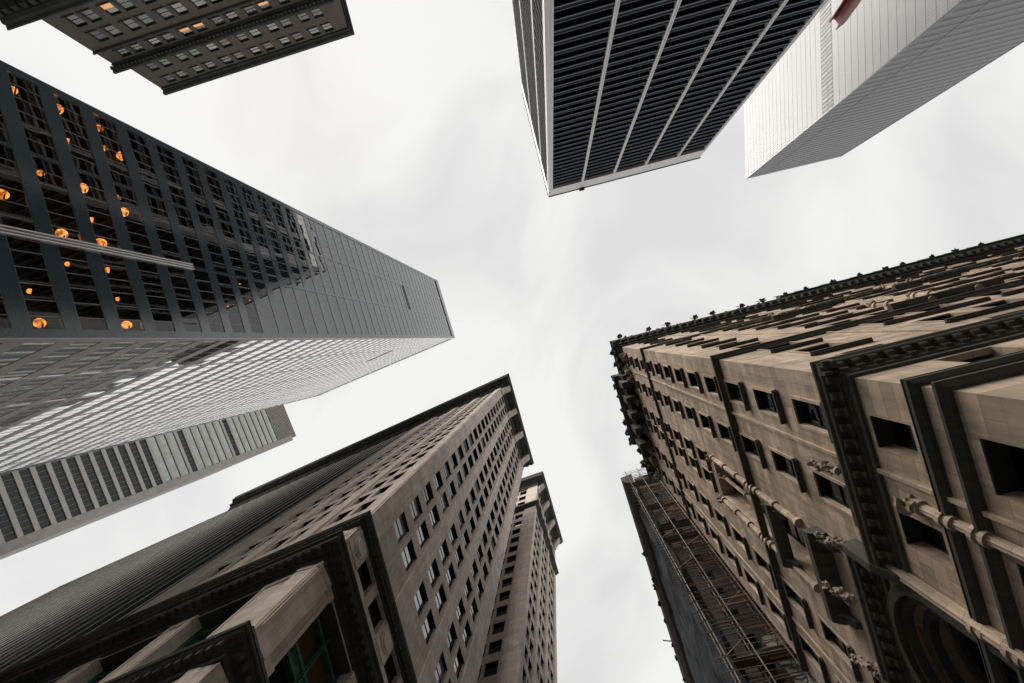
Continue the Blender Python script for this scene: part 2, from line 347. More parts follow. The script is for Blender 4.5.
# ------------------------------------------------------------------ ground, roads, pavements
g = MB(); g.face([Vector((-1500, -1500, -.02)), Vector((1500, -1500, -.02)), Vector((1500, 1500, -.02)), Vector((-1500, 1500, -.02))], Vector((0, 0, 1)))
struct('ground', g, M['ground'])
AV = Face((0, 0), 74.3, 1, 400)         # avenue runs down the picture; n points to -X
ST = Face((0, 0), 157.0, -1, 400)       # cross street
r = MB()
r.q(AV, [(-300, -4, -EYE + .002), (300, -4, -EYE + .002), (300, 11, -EYE + .002), (-300, 11, -EYE + .002)], (0, 0, 1), 0, 'le')
struct('road', r, M['asphalt'])
r = MB(); r.q(ST, [(16, -11, -EYE + .006), (260, -11, -EYE + .006), (260, 4, -EYE + .006), (16, 4, -EYE + .006)], (0, 0, 1), 0, 'le')
struct('side_street', r, M['asphalt'])
p = MB()
p.box(AV, 2, 120, -8.6, -4, -EYE - .1, -EYE + .13); struct('pavement', p, M['paving'])
p = MB(); p.box(AV, 8, 120, 11, 19.2, -EYE - .1, -EYE + .13); struct('pavement', p, M['paving'])
p = MB(); p.box(AV, -300, -14, 11, 30, -EYE - .1, -EYE + .13); struct('pavement', p, M['paving'])
p = MB(); p.box(AV, -300, -5, -60, -4, -EYE - .1, -EYE + .13); struct('plaza', p, M['paving'])
p = MB()
for i in range(9): p.box(AV, -2.4 + 0, 1.2, -3.4 + i * 1.6, -2.7 + i * 1.6, -EYE + .004, -EYE + .008)
struct('crosswalk', p, M['paint'])
#@@BUILDINGS
# ------------------------------------------------------------------ ornate sandstone building (right)
SF = Face((9.14, 1.21), 74.1, 1, 17.6)
SS = Face((9.14, 1.21), -14.4, -1, 58)
SH = 71.0
root = thing('stone_building', 'ornate tan sandstone building with dark sooty cornices and carved brackets, at right', 'building', lev(SF, 0))
ROWS = [19.62 + 3.83 * i for i in range(13)]
def s_rows(cols, skip=()):
    ws = []
    for i, h in enumerate(ROWS):
        for j, c in enumerate(cols):
            if (i, j) in skip: continue
            ws.append((c - .52, c + .52, h - 1.5, h + .97))
    return ws
fcols = [1.74, 4.72, 8.0, 9.6, 12.88, 15.86]
bay = {(i, j) for i in range(0, 5) for j in (2, 3)}
wf = s_rows(fcols, bay)
low = [(1.15, 2.15, 13.8, 15.75), (4.08, 5.12, 13.8, 15.75), (12.5, 13.5, 13.8, 15.75), (15.4, 16.4, 13.8, 15.75)]
low2 = [(1.05, 2.35, 8.9, 11.85), (15.2, 16.5, 8.9, 11.85), (3.9, 5.3, 8.9, 11.85), (12.3, 13.7, 8.9, 11.85)]
base_w = [(1.0, 2.4, 3.0, 6.6), (4, 5.4, 3.0, 6.6), (12.2, 13.6, 3, 6.6), (15.2, 16.6, 3, 6.6)]
mb = MB()
REC = .24
# front: left and right of the central loggia are ordinary wall; the loggia (22..36) is a deep recess
LB0, LB1 = 7.42, 10.18
inL = lambda w_: w_[1] < LB0; inR = lambda w_: w_[0] > LB1
mb.punched(SF, 0, LB0, 21.9, 36.0, [w_ for w_ in wf if inL(w_) and 21.9 < w_[2] < 36], REC)
mb.punched(SF, LB1, 17.6, 21.9, 36.0, [w_ for w_ in wf if inR(w_) and 21.9 < w_[2] < 36], REC)
loggia = [(c - .6, c + .6, h - 1.45, h + 1.35) for h in ROWS[1:5] for c in (8.06, 9.54)]
mb.punched(SF, LB0, LB1, 21.9, 36.0, loggia, .25, e=-.8)
mb.q(SF, [(LB0, 0, 21.9), (LB0, -.8, 21.9), (LB0, -.8, 36), (LB0, 0, 36)], (1, 0, 0), 0, 'eh')
mb.q(SF, [(LB1, 0, 21.9), (LB1, -.8, 21.9), (LB1, -.8, 36), (LB1, 0, 36)], (-1, 0, 0), 0, 'eh')
mb.q(SF, [(LB0, 0, 36), (LB1, 0, 36), (LB1, -.8, 36), (LB0, -.8, 36)], (0, 0, -1), 0, 'le')
mb.q(SF, [(LB0, 0, 21.9), (LB1, 0, 21.9), (LB1, -.8, 21.9), (LB0, -.8, 21.9)], (0, 0, 1), 0, 'le')
mb.punched(SF, 0, 17.6, 36.0, SH, [w_ for w_ in wf if w_[2] > 36], REC)
mb.punched(SF, 0, 6.75, 16.2, 21.9, [w_ for w_ in wf if w_[3] < 21.9 and w_[1] < 6.7], REC); mb.punched(SF, 10.85, 17.6, 16.2, 21.9, [w_ for w_ in wf if w_[3] < 21.9 and w_[0] > 10.9], REC); mb.punched(SF, 6.75, 10.85, 17.7, 21.9, [], REC)
# base with the arch between l 6.5 and 11.1
AC, AR, AS, AT = 8.8, 2.05, 15.45, 17.7
mb.punched(SF, 0, AC - AR, -EYE, 16.2, [w_ for w_ in low + low2 + base_w if w_[1] < AC], .5)
mb.punched(SF, AC + AR, 17.6, -EYE, 16.2, [w_ for w_ in low + low2 + base_w if w_[0] > AC], .5)
NA = 24
for i in range(NA):
    a0, a1 = math.pi * i / NA, math.pi * (i + 1) / NA
    x0, z0, x1, z1 = AC - AR * math.cos(a0), AS + AR * math.sin(a0), AC - AR * math.cos(a1), AS + AR * math.sin(a1)
    mb.q(SF, [(x0, 0, z0), (x1, 0, z1), (x1, 0, AT), (x0, 0, AT)], (0, 1, 0))
    am = (a0 + a1) / 2
    mb.q(SF, [(x0, 0, z0), (x1, 0, z1), (x1, -.55, z1), (x0, -.55, z0)], (math.cos(am), 0, -math.sin(am)), 0, 'le')
    r2 = AR - .55
    X0, Z0, X1, Z1 = AC - r2 * math.cos(a0), AS + r2 * math.sin(a0), AC - r2 * math.cos(a1), AS + r2 * math.sin(a1)
    mb.q(SF, [(x0, -.55, z0), (x1, -.55, z1), (X1, -.55, Z1), (X0, -.55, Z0)], (0, 1, 0))
    mb.q(SF, [(X0, -.55, Z0), (X1, -.55, Z1), (X1, -1.2, Z1), (X0, -1.2, Z0)], (math.cos(am), 0, -math.sin(am)), 0, 'le')
for sg in (-1, 1):
    x, x2 = AC + sg * AR, AC + sg * (AR - .55)
    mb.q(SF, [(x, 0, -EYE), (x, -.55, -EYE), (x, -.55, AS), (x, 0, AS)], (-sg, 0, 0), 0, 'eh')
    mb.q(SF, [(x, -.55, -EYE), (x2, -.55, -EYE), (x2, -.55, AS), (x, -.55, AS)], (0, 1, 0))
    mb.q(SF, [(x2, -.55, -EYE), (x2, -1.2, -EYE), (x2, -1.2, AS), (x2, -.55, AS)], (-sg, 0, 0), 0, 'eh')
# side elevation: wings of single windows and paired bays
scols, x = [], 3.0
ribs = [5.88]
for k in range(5):
    b0 = 5.88 + k * 10.6
    scols += [b0 + 2.6, b0 + 5.0, b0 + 8.1]; ribs += [b0 + 10.6]
scols = [3.0] + [c for c in scols if c < 57]
ws = [(c - .8, c + .8, h - 1.5, h + .97) for h in ROWS for c in scols]
slow = [(c - .8, c + .8, 13.6, 15.75) for c in scols] + [(c - .9, c + .9, 8.6, 11.7) for c in scols] + [(c - .9, c + .9, 3, 6.6) for c in scols]
mb.punched(SS, 0, 58, 16.2, SH, ws, REC); mb.punched(SS, 0, 58, -EYE, 16.2, slow, .5)
far = pt2(SS, 58); fs = pt2(SF, 17.6); fc = (far[0] + SF.u.x * 17.6, far[1] + SF.u.y * 17.6)
wall_plain(mb, fs, fc, -EYE, SH, (SF.u.x, SF.u.y)); wall_plain(mb, fc, far, -EYE, SH, (SS.u.x, SS.u.y))
mb.build('wall', M['sand'], root)
for rad, e_, hw in ((AR + .12, .16, .16), (AR - .2, .0, .10), (AR - .62, -.42, .13), (AR - .98, -1.0, .14)):
    m1 = MB()
    for i in range(NA):
        a0, a1 = math.pi * i / NA, math.pi * (i + 1) / NA; am = (a0 + a1) / 2
        ring = lambda a, rr_, ee: (AC - rr_ * math.cos(a), ee, AS + rr_ * math.sin(a))
        for (r0, ea, r1, eb, o_) in ((rad - hw, e_, rad + hw, e_, (0, 1, 0)), (rad - hw, e_ - .3, rad - hw, e_, (math.cos(am), 0, -math.sin(am))), (rad + hw, e_ - .3, rad + hw, e_, (-math.cos(am), 0, math.sin(am)))):
            m1.q(SF, [ring(a0, r0, ea), ring(a1, r0, ea), ring(a1, r1, eb), ring(a0, r1, eb)], o_, 0, 'le')
    for sg in (-1, 1): m1.box(SF, min(AC + sg * (rad - hw), AC + sg * (rad + hw)), max(AC + sg * (rad - hw), AC + sg * (rad + hw)), e_ - .3, e_, 4, AS, 0, 'k')
    m1.build('arch_moulding', M['sand_trim'], root)  # dark stone also paints the shade inside the arch recess
rf = MB(); body(None, [pt2(SF, 0), fs, fc, far], SH, rf); rf.build('roof', M['roof'], root)
W = Windows()
for w_ in wf: W.add(SF, w_, -REC, 'sash', 2, .22)
for w_ in loggia: W.add(SF, w_, -1.05, 'sash', 2, .23)
for w_ in low + low2 + base_w: W.add(SF, w_, -.5, 'sash', 2, .48)
for w_ in ws: W.add(SS, w_, -REC, 'sash', 2, .22)
for w_ in slow: W.add(SS, w_, -.5, 'sash', 2)
W.add(SF, (AC - 1.5, AC + 1.5, AS - 5, AS + 1.5), -1.2, 'ribbon', 2, 4)
W.add(SF, (AC - 1.5, AC + 1.5, -EYE, AS - 5.01), -1.2, 'ribbon', 2, 4)
W.flush(root, M['darkframe'], [M['winglass'], M['darkglass']])
# sills: heavy slabs below the windows, one part each where they show, seen from below as black bars
sl_ = []
for (a, b, c, d) in wf: sl_.append((SF, a - .22, b + .22, .19, c))
for (a, b, c, d) in ws: sl_.append((SS, a - .45, b + .45, .19, c))
sl_.sort(key=lambda t: -seen_area([t[0].P(t[1], 0, t[4] - .42), t[0].P(t[2], 0, t[4] - .42), t[0].P(t[2], t[3], t[4] - .42), t[0].P(t[1], t[3], t[4] - .42)]))
rest = MB()
for i, (F, a, b, e, c) in enumerate(sl_):
    m1 = MB() if i < 100 else rest
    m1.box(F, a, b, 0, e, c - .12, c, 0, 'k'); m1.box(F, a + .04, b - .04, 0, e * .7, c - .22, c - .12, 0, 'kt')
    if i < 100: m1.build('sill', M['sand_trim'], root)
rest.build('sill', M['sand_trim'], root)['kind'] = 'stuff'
# window surrounds in the pale stone: thin raised architraves
ar = MB()
for F, lst in ((SF, wf), (SS, ws)):
    for (a, b, c, d) in lst:
        ar.box(F, a - .13, a, 0, .05, c, d + .12, 0, 'k'); ar.box(F, b, b + .13, 0, .05, c, d + .12, 0, 'k'); ar.box(F, a, b, 0, .05, d, d + .12, 0, 'k')
ar.build('window_surround', M['sand'], root)
KC = 1.026
def enrich(prof, st=.035):
    """cut a fillet and a small quirk into every long stretch of a moulding"""
    o_ = [prof[0]]
    for (e0, h0), (e1, h1) in zip(prof[:-1], prof[1:]):
        ln = math.hypot(e1 - e0, h1 - h0)
        if ln > .22:
            dx, dy = (e1 - e0) / ln, (h1 - h0) / ln; nx, ny = dy, -dx; n_ = max(1, int(ln / .3))
            for i in range(n_):
                t = ln * (i + .55) / n_; t2 = min(t + .07, ln)
                o_ += [(e0 + dx * t, h0 + dy * t), (e0 + dx * t - nx * st, h0 + dy * t - ny * st), (e0 + dx * t2 - nx * st, h0 + dy * t2 - ny * st), (e0 + dx * t2, h0 + dy * t2)]
        o_.append((e1, h1))
    return o_
def mould(name, prof, mat=M['sand_trim'], dent=None, F2=True, breaks=()):
    m1 = MB(); prof = enrich(prof)
    m1.sweep(SF, 0, 17.6, prof, KC, .6); m1.sweep(SS, 0, 58, prof, KC, 0)
    if dent:
        pit, wd, e0, e1, h0, h1 = dent
        for F in (SF, SS):
            k = -e1 + .1
            while k < (F.L + .2):
                m1.sweep(F, k, k + wd, [(e0, h0 - .22), (e0 + (e1 - e0) * .35, h0 - .2), (e0 + (e1 - e0) * .5, h0 + .02), (e0 + (e1 - e0) * .85, h0 + .06), (e1, h0 + .16), (e1, h1), (e0, h1)]); k += pit
    lo, hi, ex = min(p_[1] for p_ in prof), max(p_[1] for p_ in prof), max(p_[0] for p_ in prof)
    for l in breaks:
        m2 = MB()
        for j in range(3): m2.cyl(SF, l, .14, ex * .25 + (.14, .10, .16)[j], lo + j * (hi - lo) / 3 - .005, lo + (j + .9) * (hi - lo) / 3 + .01, 0, 12)
        m2.build('shaft_ring', M['sand'], root)
    return m1.build(name, mat, root)
cornice_arg = lambda h, e, t: [(0, h - t * .55), (e * .35, h - t * .5), (e * .45, h - t * .2), (e * .95, h - t * .1), (e, h), (e, h + t * .3), (e * .9, h + t * .45), (0, h + t * .5)]
mould('string_course', [(0, 13.2), (.1, 13.22), (.2, 13.36), (.2, 13.58), (0, 13.62)], breaks=(3.5, 6.35))
mould('string_course', [(0, 12.2), (.1, 12.22), (.17, 12.3), (.24, 12.36), (.24, 12.46), (.1, 12.6), (0, 12.62)], breaks=(3.5, 6.35))
CP = enrich([(0, 15.95), (.1, 15.98), (.1, 16.2), (.17, 16.26), (.17, 16.5), (.2, 16.54), (.22, 16.72), (.46, 16.76), (.5, 16.82), (.5, 16.95), (.57, 17.06), (.57, 17.16), (0, 17.4)])
def modill(m1, F, a, b, dh):
    k = a
    while k < b - .2: m1.sweep(F, k, k + .24, [(.17, 16.34 + dh), (.27, 16.36 + dh), (.3, 16.54 + dh), (.40, 16.57 + dh), (.44, 16.64 + dh), (.44, 16.75 + dh), (.17, 16.75 + dh)]); k += .52
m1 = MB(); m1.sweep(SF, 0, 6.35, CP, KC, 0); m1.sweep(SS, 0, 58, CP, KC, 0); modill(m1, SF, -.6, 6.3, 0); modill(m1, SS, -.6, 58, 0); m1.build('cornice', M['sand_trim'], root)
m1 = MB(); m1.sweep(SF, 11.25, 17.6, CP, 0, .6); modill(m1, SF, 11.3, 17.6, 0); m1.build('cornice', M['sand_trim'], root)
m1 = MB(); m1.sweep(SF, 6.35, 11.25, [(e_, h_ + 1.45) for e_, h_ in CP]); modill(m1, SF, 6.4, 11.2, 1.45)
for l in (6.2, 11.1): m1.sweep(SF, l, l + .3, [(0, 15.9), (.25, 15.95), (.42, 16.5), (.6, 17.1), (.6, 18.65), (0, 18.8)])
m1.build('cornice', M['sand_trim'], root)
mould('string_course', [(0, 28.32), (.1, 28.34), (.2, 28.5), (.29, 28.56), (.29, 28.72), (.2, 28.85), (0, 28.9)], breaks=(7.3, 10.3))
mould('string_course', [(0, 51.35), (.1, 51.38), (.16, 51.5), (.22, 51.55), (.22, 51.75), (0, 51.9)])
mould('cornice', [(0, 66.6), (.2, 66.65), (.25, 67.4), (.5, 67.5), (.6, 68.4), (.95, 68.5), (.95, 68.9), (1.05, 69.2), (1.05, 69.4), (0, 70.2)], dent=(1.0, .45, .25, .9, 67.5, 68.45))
mould('parapet', [(-.3, 70.0), (.25, 70.1), (.25, 72.2), (.4, 72.3), (.4, 72.6), (-.3, 72.6)], M['sand_trim'])
# central gable of the cornice, thrown further out on big consoles
m1 = MB()
m1.sweep(SF, 3.6, 13.2, [(0.5, 66.0), (1.0, 66.2), (1.25, 67.8), (1.7, 68.2), (2.0, 68.6), (2.0, 69.2), (1.0, 70.6), (.5, 71.2)], 0, 0)
for l in (4.2, 6.2, 8.2, 10.2, 12.2): m1.box(SF, l, l + .8, .05, 1.6, 63.8, 67.2, 0, 'k')
m1.build('gable_cornice', M['sand_trim'], root)
k = 0
for l in [0.6, 2.2, 3.9, 5.2, 6.6, 8.4, 10.2, 11.6, 13.0, 14.6, 16.4]:
    m1 = MB(); e = 1.75 if 3.6 <= l <= 13.2 else .95
    m1.lump(SF, l, e, 69.6 + rnd.uniform(-.3, .5), rnd.uniform(.45, .75), k, sz=1.3); m1.cyl(SF, l, e - .1, .25, 68.8, 71.0 + rnd.random(), 0, 6, .06); k += 1
    m1.build('finial', M['sand_trim'], root)
for l in [1.0, 3.2, 4.5, 7.2, 10.4, 13.4, 15.0, 16.8]:
    m1 = MB()
    for j in range(3): m1.lump(SF, l + rnd.uniform(-.4, .4), .35, 64.0 + j * .9, .55, k, sy=.8); k += 1
    m1.build('carved_boss', M['sand'], root)
# vertical ribs, corner pilaster step
for F, l in [(SF, 3.0), (SF, 14.6)] + [(SS, x_) for x_ in ribs]:
    m1 = MB(); m1.box(F, l - .07, l + .07, 0, .09, 17.8, 66.5, 0, 'k'); m1.build('rib', M['sand'], root)
for l in (2.83, 14.65):
    m1 = MB(); m1.box(SF, l, l + .12, 0, .12, -EYE, 15.95, 0, 'kt'); m1.build('rib', M['sand'], root)
# engaged colonettes with ring mouldings
def colonette(F, l, h0, h1, r_, e=.12, tip=True, rings=()):
    m1 = MB(); nn = 16
    for i in range(nn):
        a0, a1 = 2 * math.pi * i / nn, 2 * math.pi * (i + 1) / nn; ra, rb = (r_, r_ * .84) if i % 2 else (r_ * .84, r_)
        pts = [(l + ra * math.cos(a0), e + ra * math.sin(a0), h0), (l + rb * math.cos(a1), e + rb * math.sin(a1), h0), (l + rb * math.cos(a1), e + rb * math.sin(a1), h1), (l + ra * math.cos(a0), e + ra * math.sin(a0), h1)]
        m1.q(F, pts, (math.cos((a0 + a1) / 2), math.sin((a0 + a1) / 2), 0))
    for rr in list(rings) + [h0, h1]: m1.cyl(F, l, e, r_ * 1.5, rr - .1, rr + .1, 0, 12); m1.cyl(F, l, e, r_ * 1.25, rr + .1, rr + .24, 0, 12)
    if tip: m1.lump(F, l, e + .1, h1 + .35, .3, l * 3, sz=1.5)
    m1.build('colonette', M['sand'], root)
for l in (3.5, 14.1): colonette(SF, l, 6.0, 14.4, .14, rings=(9.0,))
for l in (6.28, 11.32): colonette(SF, l, 6.0, 17.0, .20, rings=(9.5,), tip=False)
for l in (7.3, 10.3):
    colonette(SF, l, 23.3, 27.9, .14, .14, False, (25.7,)); colonette(SF, l, 29.3, 35.4, .14, .14, True, (30.9, 33.0))
colonette(SF, 8.8, 29.3, 35.2, .12, -.3, True, (31.5,))
for l, h in ((13.2, 33.8), (24, 33.8), (35, 33.8), (13.2, 49.5), (24, 49.5), (19, 24.5), (30, 24.5)):
    colonette(SS, l, h - 3, h + 2, .16, .12, True, (h - 1, h + .7)); colonette(SS, l + 2.6, h - 3, h + 2, .16, .12, True, (h - 1, h + .7))
# balconies on the loggia
for h, e, l0, l1 in ((21.5, .62, 6.9, 10.7), (26.0, .5, 7.3, 10.5)):
    m1 = MB(); m1.sweep(SF, l0, l1, [(0, h - .5), (e * .5, h - .42), (e, h - .1), (e, h + .25), (0, h + .3)], -.0, .0)
    for x in (l0 + .2, l1 - .5): m1.sweep(SF, x, x + .3, [(0, h - 1.2), (e * .3, h - 1.1), (e * .5, h - .7), (e * .85, h - .45), (0, h - .4)])
    m1.build('balcony', M['sand_trim'], root)
for h, l0 in ((31.0, 11), (31, 21.6), (31, 32), (46.6, 11), (46.6, 21.6), (21.6, 16.5), (21.6, 27)):
    m1 = MB(); m1.sweep(SS, l0, l0 + 6.2, [(0, h - .3), (.25, h - .25), (.45, h - .06), (.45, h + .2), (0, h + .25)]); m1.build('balcony', M['sand_trim'], root)
# carved brackets below the cornice and over the arch
for l, h in ((6.4, 19.3), (11.2, 19.3), (8.8, 20.0), (3.3, 18.1), (14.3, 18.1)):
    m1 = MB()
    for j in range(4): m1.lump(SF, l + rnd.uniform(-.12, .12), .45 + .10 * j, h + .3 * j - .3, .27 - .03 * j, k, 0, .8, 1, 1.3); k += 1
    m1.build('carved_figure', M['sand'], root)
for (a, b, c, d) in low[:2]:
    m1 = MB(); m1.box(SF, a - .2, b + .2, 0, .14, c - .2, c - .02, 0, 'k'); m1.build('sill', M['sand'], root)
# rooftop fringe along the side elevation: copper cresting, railing, little masts
m1 = MB()
for i in range(26): m1.lump(SS, 1.5 + i * .75 + rnd.uniform(-.2, .2), .6, 71.5 + rnd.uniform(-.3, 1.2), rnd.uniform(.3, .6), i)
m1.build('copper_cresting', M['copper'], root)
m1 = MB(); m1.box(SS, 15, 58, .1, .9, 72.6, 74.2); m1.box(SS, 24, 58, .9, 1.2, 73.4, 74.8); m1.build('roof_rail', M['copper'], root)
for i in range(16):
    l = 1.5 + i * 3.4 + rnd.uniform(-.6, .6); m1 = MB(); m1.cyl(SS, l, 1.15, .09, 73.4, 76.4 + rnd.random() * 2.4, 0, 5, .04); m1.lump(SS, l, 1.2, 74.6, .42, i + 50); m1.build('finial', M['sand_trim'], root)

# ------------------------------------------------------------------ limestone office tower with base (lower left)
def oblique(F1, a1, F2): return 1.0
EF = Face((-15.73, 15.47), 74.3, -1, 25.3)
EL = Face((-15.73, 15.47), 155.5, 1, 165)
EH = 156.0
root = thing('office_tower', 'tall grey-brown limestone office tower with paired windows above a deeply corniced base, bottom left corner', 'building', lev(EF, 0))
ecols = [3.4, 6.3, 10.7, 13.6, 18.0, 20.9]
erows = [48.35 + 5.36 * i for i in range(20)]
mb = MB(); HP = 42.0
we = [(c - 1.06, c + 1.06, h - 1.82, h + 1.68) for h in erows for c in ecols]
lcols = []
x = 3.2
while x < 23: lcols += [x, x + 2.7]; x += 7.2
x = 28.7 + 2.275
while x < 162: lcols += [x]; x += 3.6
wl = [(c - .95, c + .95, h - 1.7, h + 1.6) for h in erows for c in lcols]
mb.punched(EF, 0, 25.3, HP, EH, we, .36); mb.punched(EL, 0, 28, HP, EH, [w_ for w_ in wl if w_[1] < 28], .34)
mt = MB(); mt.punched(EL, 28, 165, HP, EH, [w_ for w_ in wl if w_[0] > 28], .06); mt.build('metal_clad_wall', M['tealpanel'], root)  # far stone piers and windows, their shade painted as one dark wall
p0, p1, p3 = pt2(EF, 0), pt2(EF, 25.3), pt2(EL, 165); p2 = (p3[0] + (p1[0] - p0[0]), p3[1] + (p1[1] - p0[1]))
wall_plain(mb, p1, p2, -EYE, EH, (EF.u.x, EF.u.y)); wall_plain(mb, p2, p3, -EYE, EH, (EL.u.x, EL.u.y))
# attic storey between the two base cornices, and the deep base wall behind the great piers
ea = [(c - 1.12, c + 1.12, 37.55, 39.9) for c in (3.7, 6.75, 11.4, 14.4, 18.9, 21.9)]
la = [(c - 1.0, c + 1.0, 37.55, 39.9) for c in [6.0 + 8.2 * i + j for i in range(13) for j in (-1.25, 1.25)] ]
mb.punched(EF, 0, 25.3, 33.0, HP, ea, .6); mb.punched(EL, 0, 165, 33.0, HP, la, .6)
mb.build('wall', M['lime'], root)
rf = MB(); body(None, [p0, p1, p2, p3], EH, rf); rf.build('roof', M['roof'], root)
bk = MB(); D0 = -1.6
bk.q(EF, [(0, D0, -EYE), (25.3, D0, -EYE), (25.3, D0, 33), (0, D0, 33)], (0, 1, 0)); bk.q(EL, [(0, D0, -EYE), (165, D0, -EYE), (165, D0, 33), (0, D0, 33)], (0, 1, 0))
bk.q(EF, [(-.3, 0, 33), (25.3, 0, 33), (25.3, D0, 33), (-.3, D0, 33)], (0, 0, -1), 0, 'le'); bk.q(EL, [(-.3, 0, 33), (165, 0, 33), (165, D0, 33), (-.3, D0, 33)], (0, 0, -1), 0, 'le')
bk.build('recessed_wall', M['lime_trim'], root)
W = Windows()
for i, w_ in enumerate(we): W.add(EF, w_, -.36, 'sash', rnd.choice((1, 1, 1, 1, 1, 2, 3)), .35)
for w_ in wl: W.add(EL, w_, *((-.34, 'sash', 1, .33) if w_[1] < 28 else (-.06, 'sash', 4, .05)))  # far panes take the painted shade colour
for w_ in ea: W.add(EF, w_, -.6, 'sash', 2)
for w_ in la: W.add(EL, w_, -.6, 'sash', 2)
W.flush(root, M['darkframe'], [M['winglass'], M['darkglass'], M['paleblind'], M['tealpanel']])
# piers stand a little proud of the window bays
for a, b in ((-.12, 2.1), (7.65, 9.4), (14.95, 16.7), (22.2, 25.42)):
    m1 = MB(); m1.box(EF, a, b, 0, .22, 41.55, 152.5, 0, 'k'); m1.build('pier', M['lime_pier'], root)
x = 4.55 + 2.55
m1 = MB(); m1.box(EL, -.1, 1.7, 0, .2, 41.55, 152.5, 0, 'k'); m1.build('pier', M['lime_pier'], root)
while x < 28:
    m1 = MB(); m1.box(EL, x, x + 2.0, 0, .26, 41.55, 152.5, 0, 'k'); m1.build('pier', M['lime_pier'], root); x += 7.2
fp = x
while x < 163:
    m1 = MB(); m1.box(EL, x, x + .34, 0, .04, 41.55, 152.5, 0, 'k'); m1.build('pier', M['lime_pier'], root); x += 3.6
for a, b in ((4.72, 4.98), (12.02, 12.28), (19.32, 19.58)):
    m1 = MB(); m1.box(EF, a, b, 0, .1, 41.55, 152.5, 0, 'k'); m1.build('mullion_pier', M['lime'], root)
KE = 1 / math.tan(R(81.2 / 2))
def emould(name, prof, mat=None, dent=None, lim2=165):
    m1 = MB(); prof = enrich(prof, .05) if mat is None else prof; m1.sweep(EF, 0, 25.3, prof, KE, .3); m1.sweep(EL, 0, lim2, prof, KE, 0)
    if dent:
        pit, wd, e0, e1, h0, h1 = dent
        for F, lim in ((EF, 25.3), (EL, lim2)):
            k = 0.0
            while k < lim: m1.box(F, k, k + wd, e0, e1, h0, h1, 0, 'kt'); k += pit
    return m1.build(name, mat or M['lime_trim'], root)
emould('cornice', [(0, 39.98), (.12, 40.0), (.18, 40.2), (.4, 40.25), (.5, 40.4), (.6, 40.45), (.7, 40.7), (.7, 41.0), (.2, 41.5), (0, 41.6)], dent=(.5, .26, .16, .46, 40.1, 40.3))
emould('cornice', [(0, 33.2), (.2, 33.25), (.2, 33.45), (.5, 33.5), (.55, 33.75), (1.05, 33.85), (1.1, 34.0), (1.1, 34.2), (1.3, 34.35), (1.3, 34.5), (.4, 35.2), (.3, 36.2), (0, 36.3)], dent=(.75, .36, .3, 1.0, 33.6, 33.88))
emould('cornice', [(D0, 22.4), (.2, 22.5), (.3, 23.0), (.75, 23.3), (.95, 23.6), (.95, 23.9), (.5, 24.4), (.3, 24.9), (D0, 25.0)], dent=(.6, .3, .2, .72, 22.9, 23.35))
emould('base_wall', [(.25, -EYE), (.25, 15), (.1, 15), (.1, 22.4)], M['lime'])
# roundels on the attic piers
for F, ls in ((EF, (1.35, 9.05, 16.7, 24.2)), (EL, (1.4, 10.1, 18.3, 26.5, 34.7))):
    for l in ls:
        m1 = MB()
        for rr, e in ((.85, .16), (.62, .26), (.42, .2)):
            n = 22; ring = [(l + rr * math.cos(2 * math.pi * i / n), 38.75 + 1.05 * rr * math.sin(2 * math.pi * i / n)) for i in range(n)]
            m1.face([F.P(a, e, b) for a, b in ring], F.d(0, 1, 0), 0, ring)
            for i in range(n):
                (a, b), (c, d) = ring[i], ring[(i + 1) % n]
                m1.q(F, [(a, 0, b), (c, 0, d), (c, e, d), (a, e, b)], (a - l, 0, b - 38.75))
        m1.box(F, l - 1.05, l + 1.05, 0, .06, 37.4, 40.2, 0, 'k'); m1.build('roundel', M['lime_pier'], root)
# the great base piers with sunk panels, bronze window screens between
def base_pier(F, a, b, ret=False):
    m1 = MB(); m1.box(F, a, b, D0 + .02, .0 + .06, 24.9, 33.18, 0, 'kbt')
    m1.box(F, a - .06, b + .06, D0 + .03, .16, 24.95, 25.7, 0, 'k'); m1.box(F, a - .05, b + .05, D0 + .03, .14, 32.5, 33.15, 0, 'k')
    m1.box(F, a + .12, a + .42, .05, .14, 25.7, 32.5, 0, 'k'); m1.box(F, b - .34, b - .14, .05, .14, 25.7, 32.5, 0, 'k')
    m1.box(F, a + .6, a + .72, .05, .11, 25.7, 32.5, 0, 'k')
    m1.build('base_pier', M['lime_pier'], root)
    m1 = MB(); m1.box(F, a, b, D0 + .02, .05, -EYE, 22.45, 0, 'kbt'); m1.build('base_pier', M['lime_pier'], root)
for a, b in ((-.05, 2.5), (7.7, 10.4), (15.4, 18.1), (23.0, 25.3)): base_pier(EF, a, b)
lp = [(-.05, 4.4)] + [(9.9 + 8.2 * i, 12.1 + 8.2 * i) for i in range(12)]
for a, b in lp: base_pier(EL, a, b)
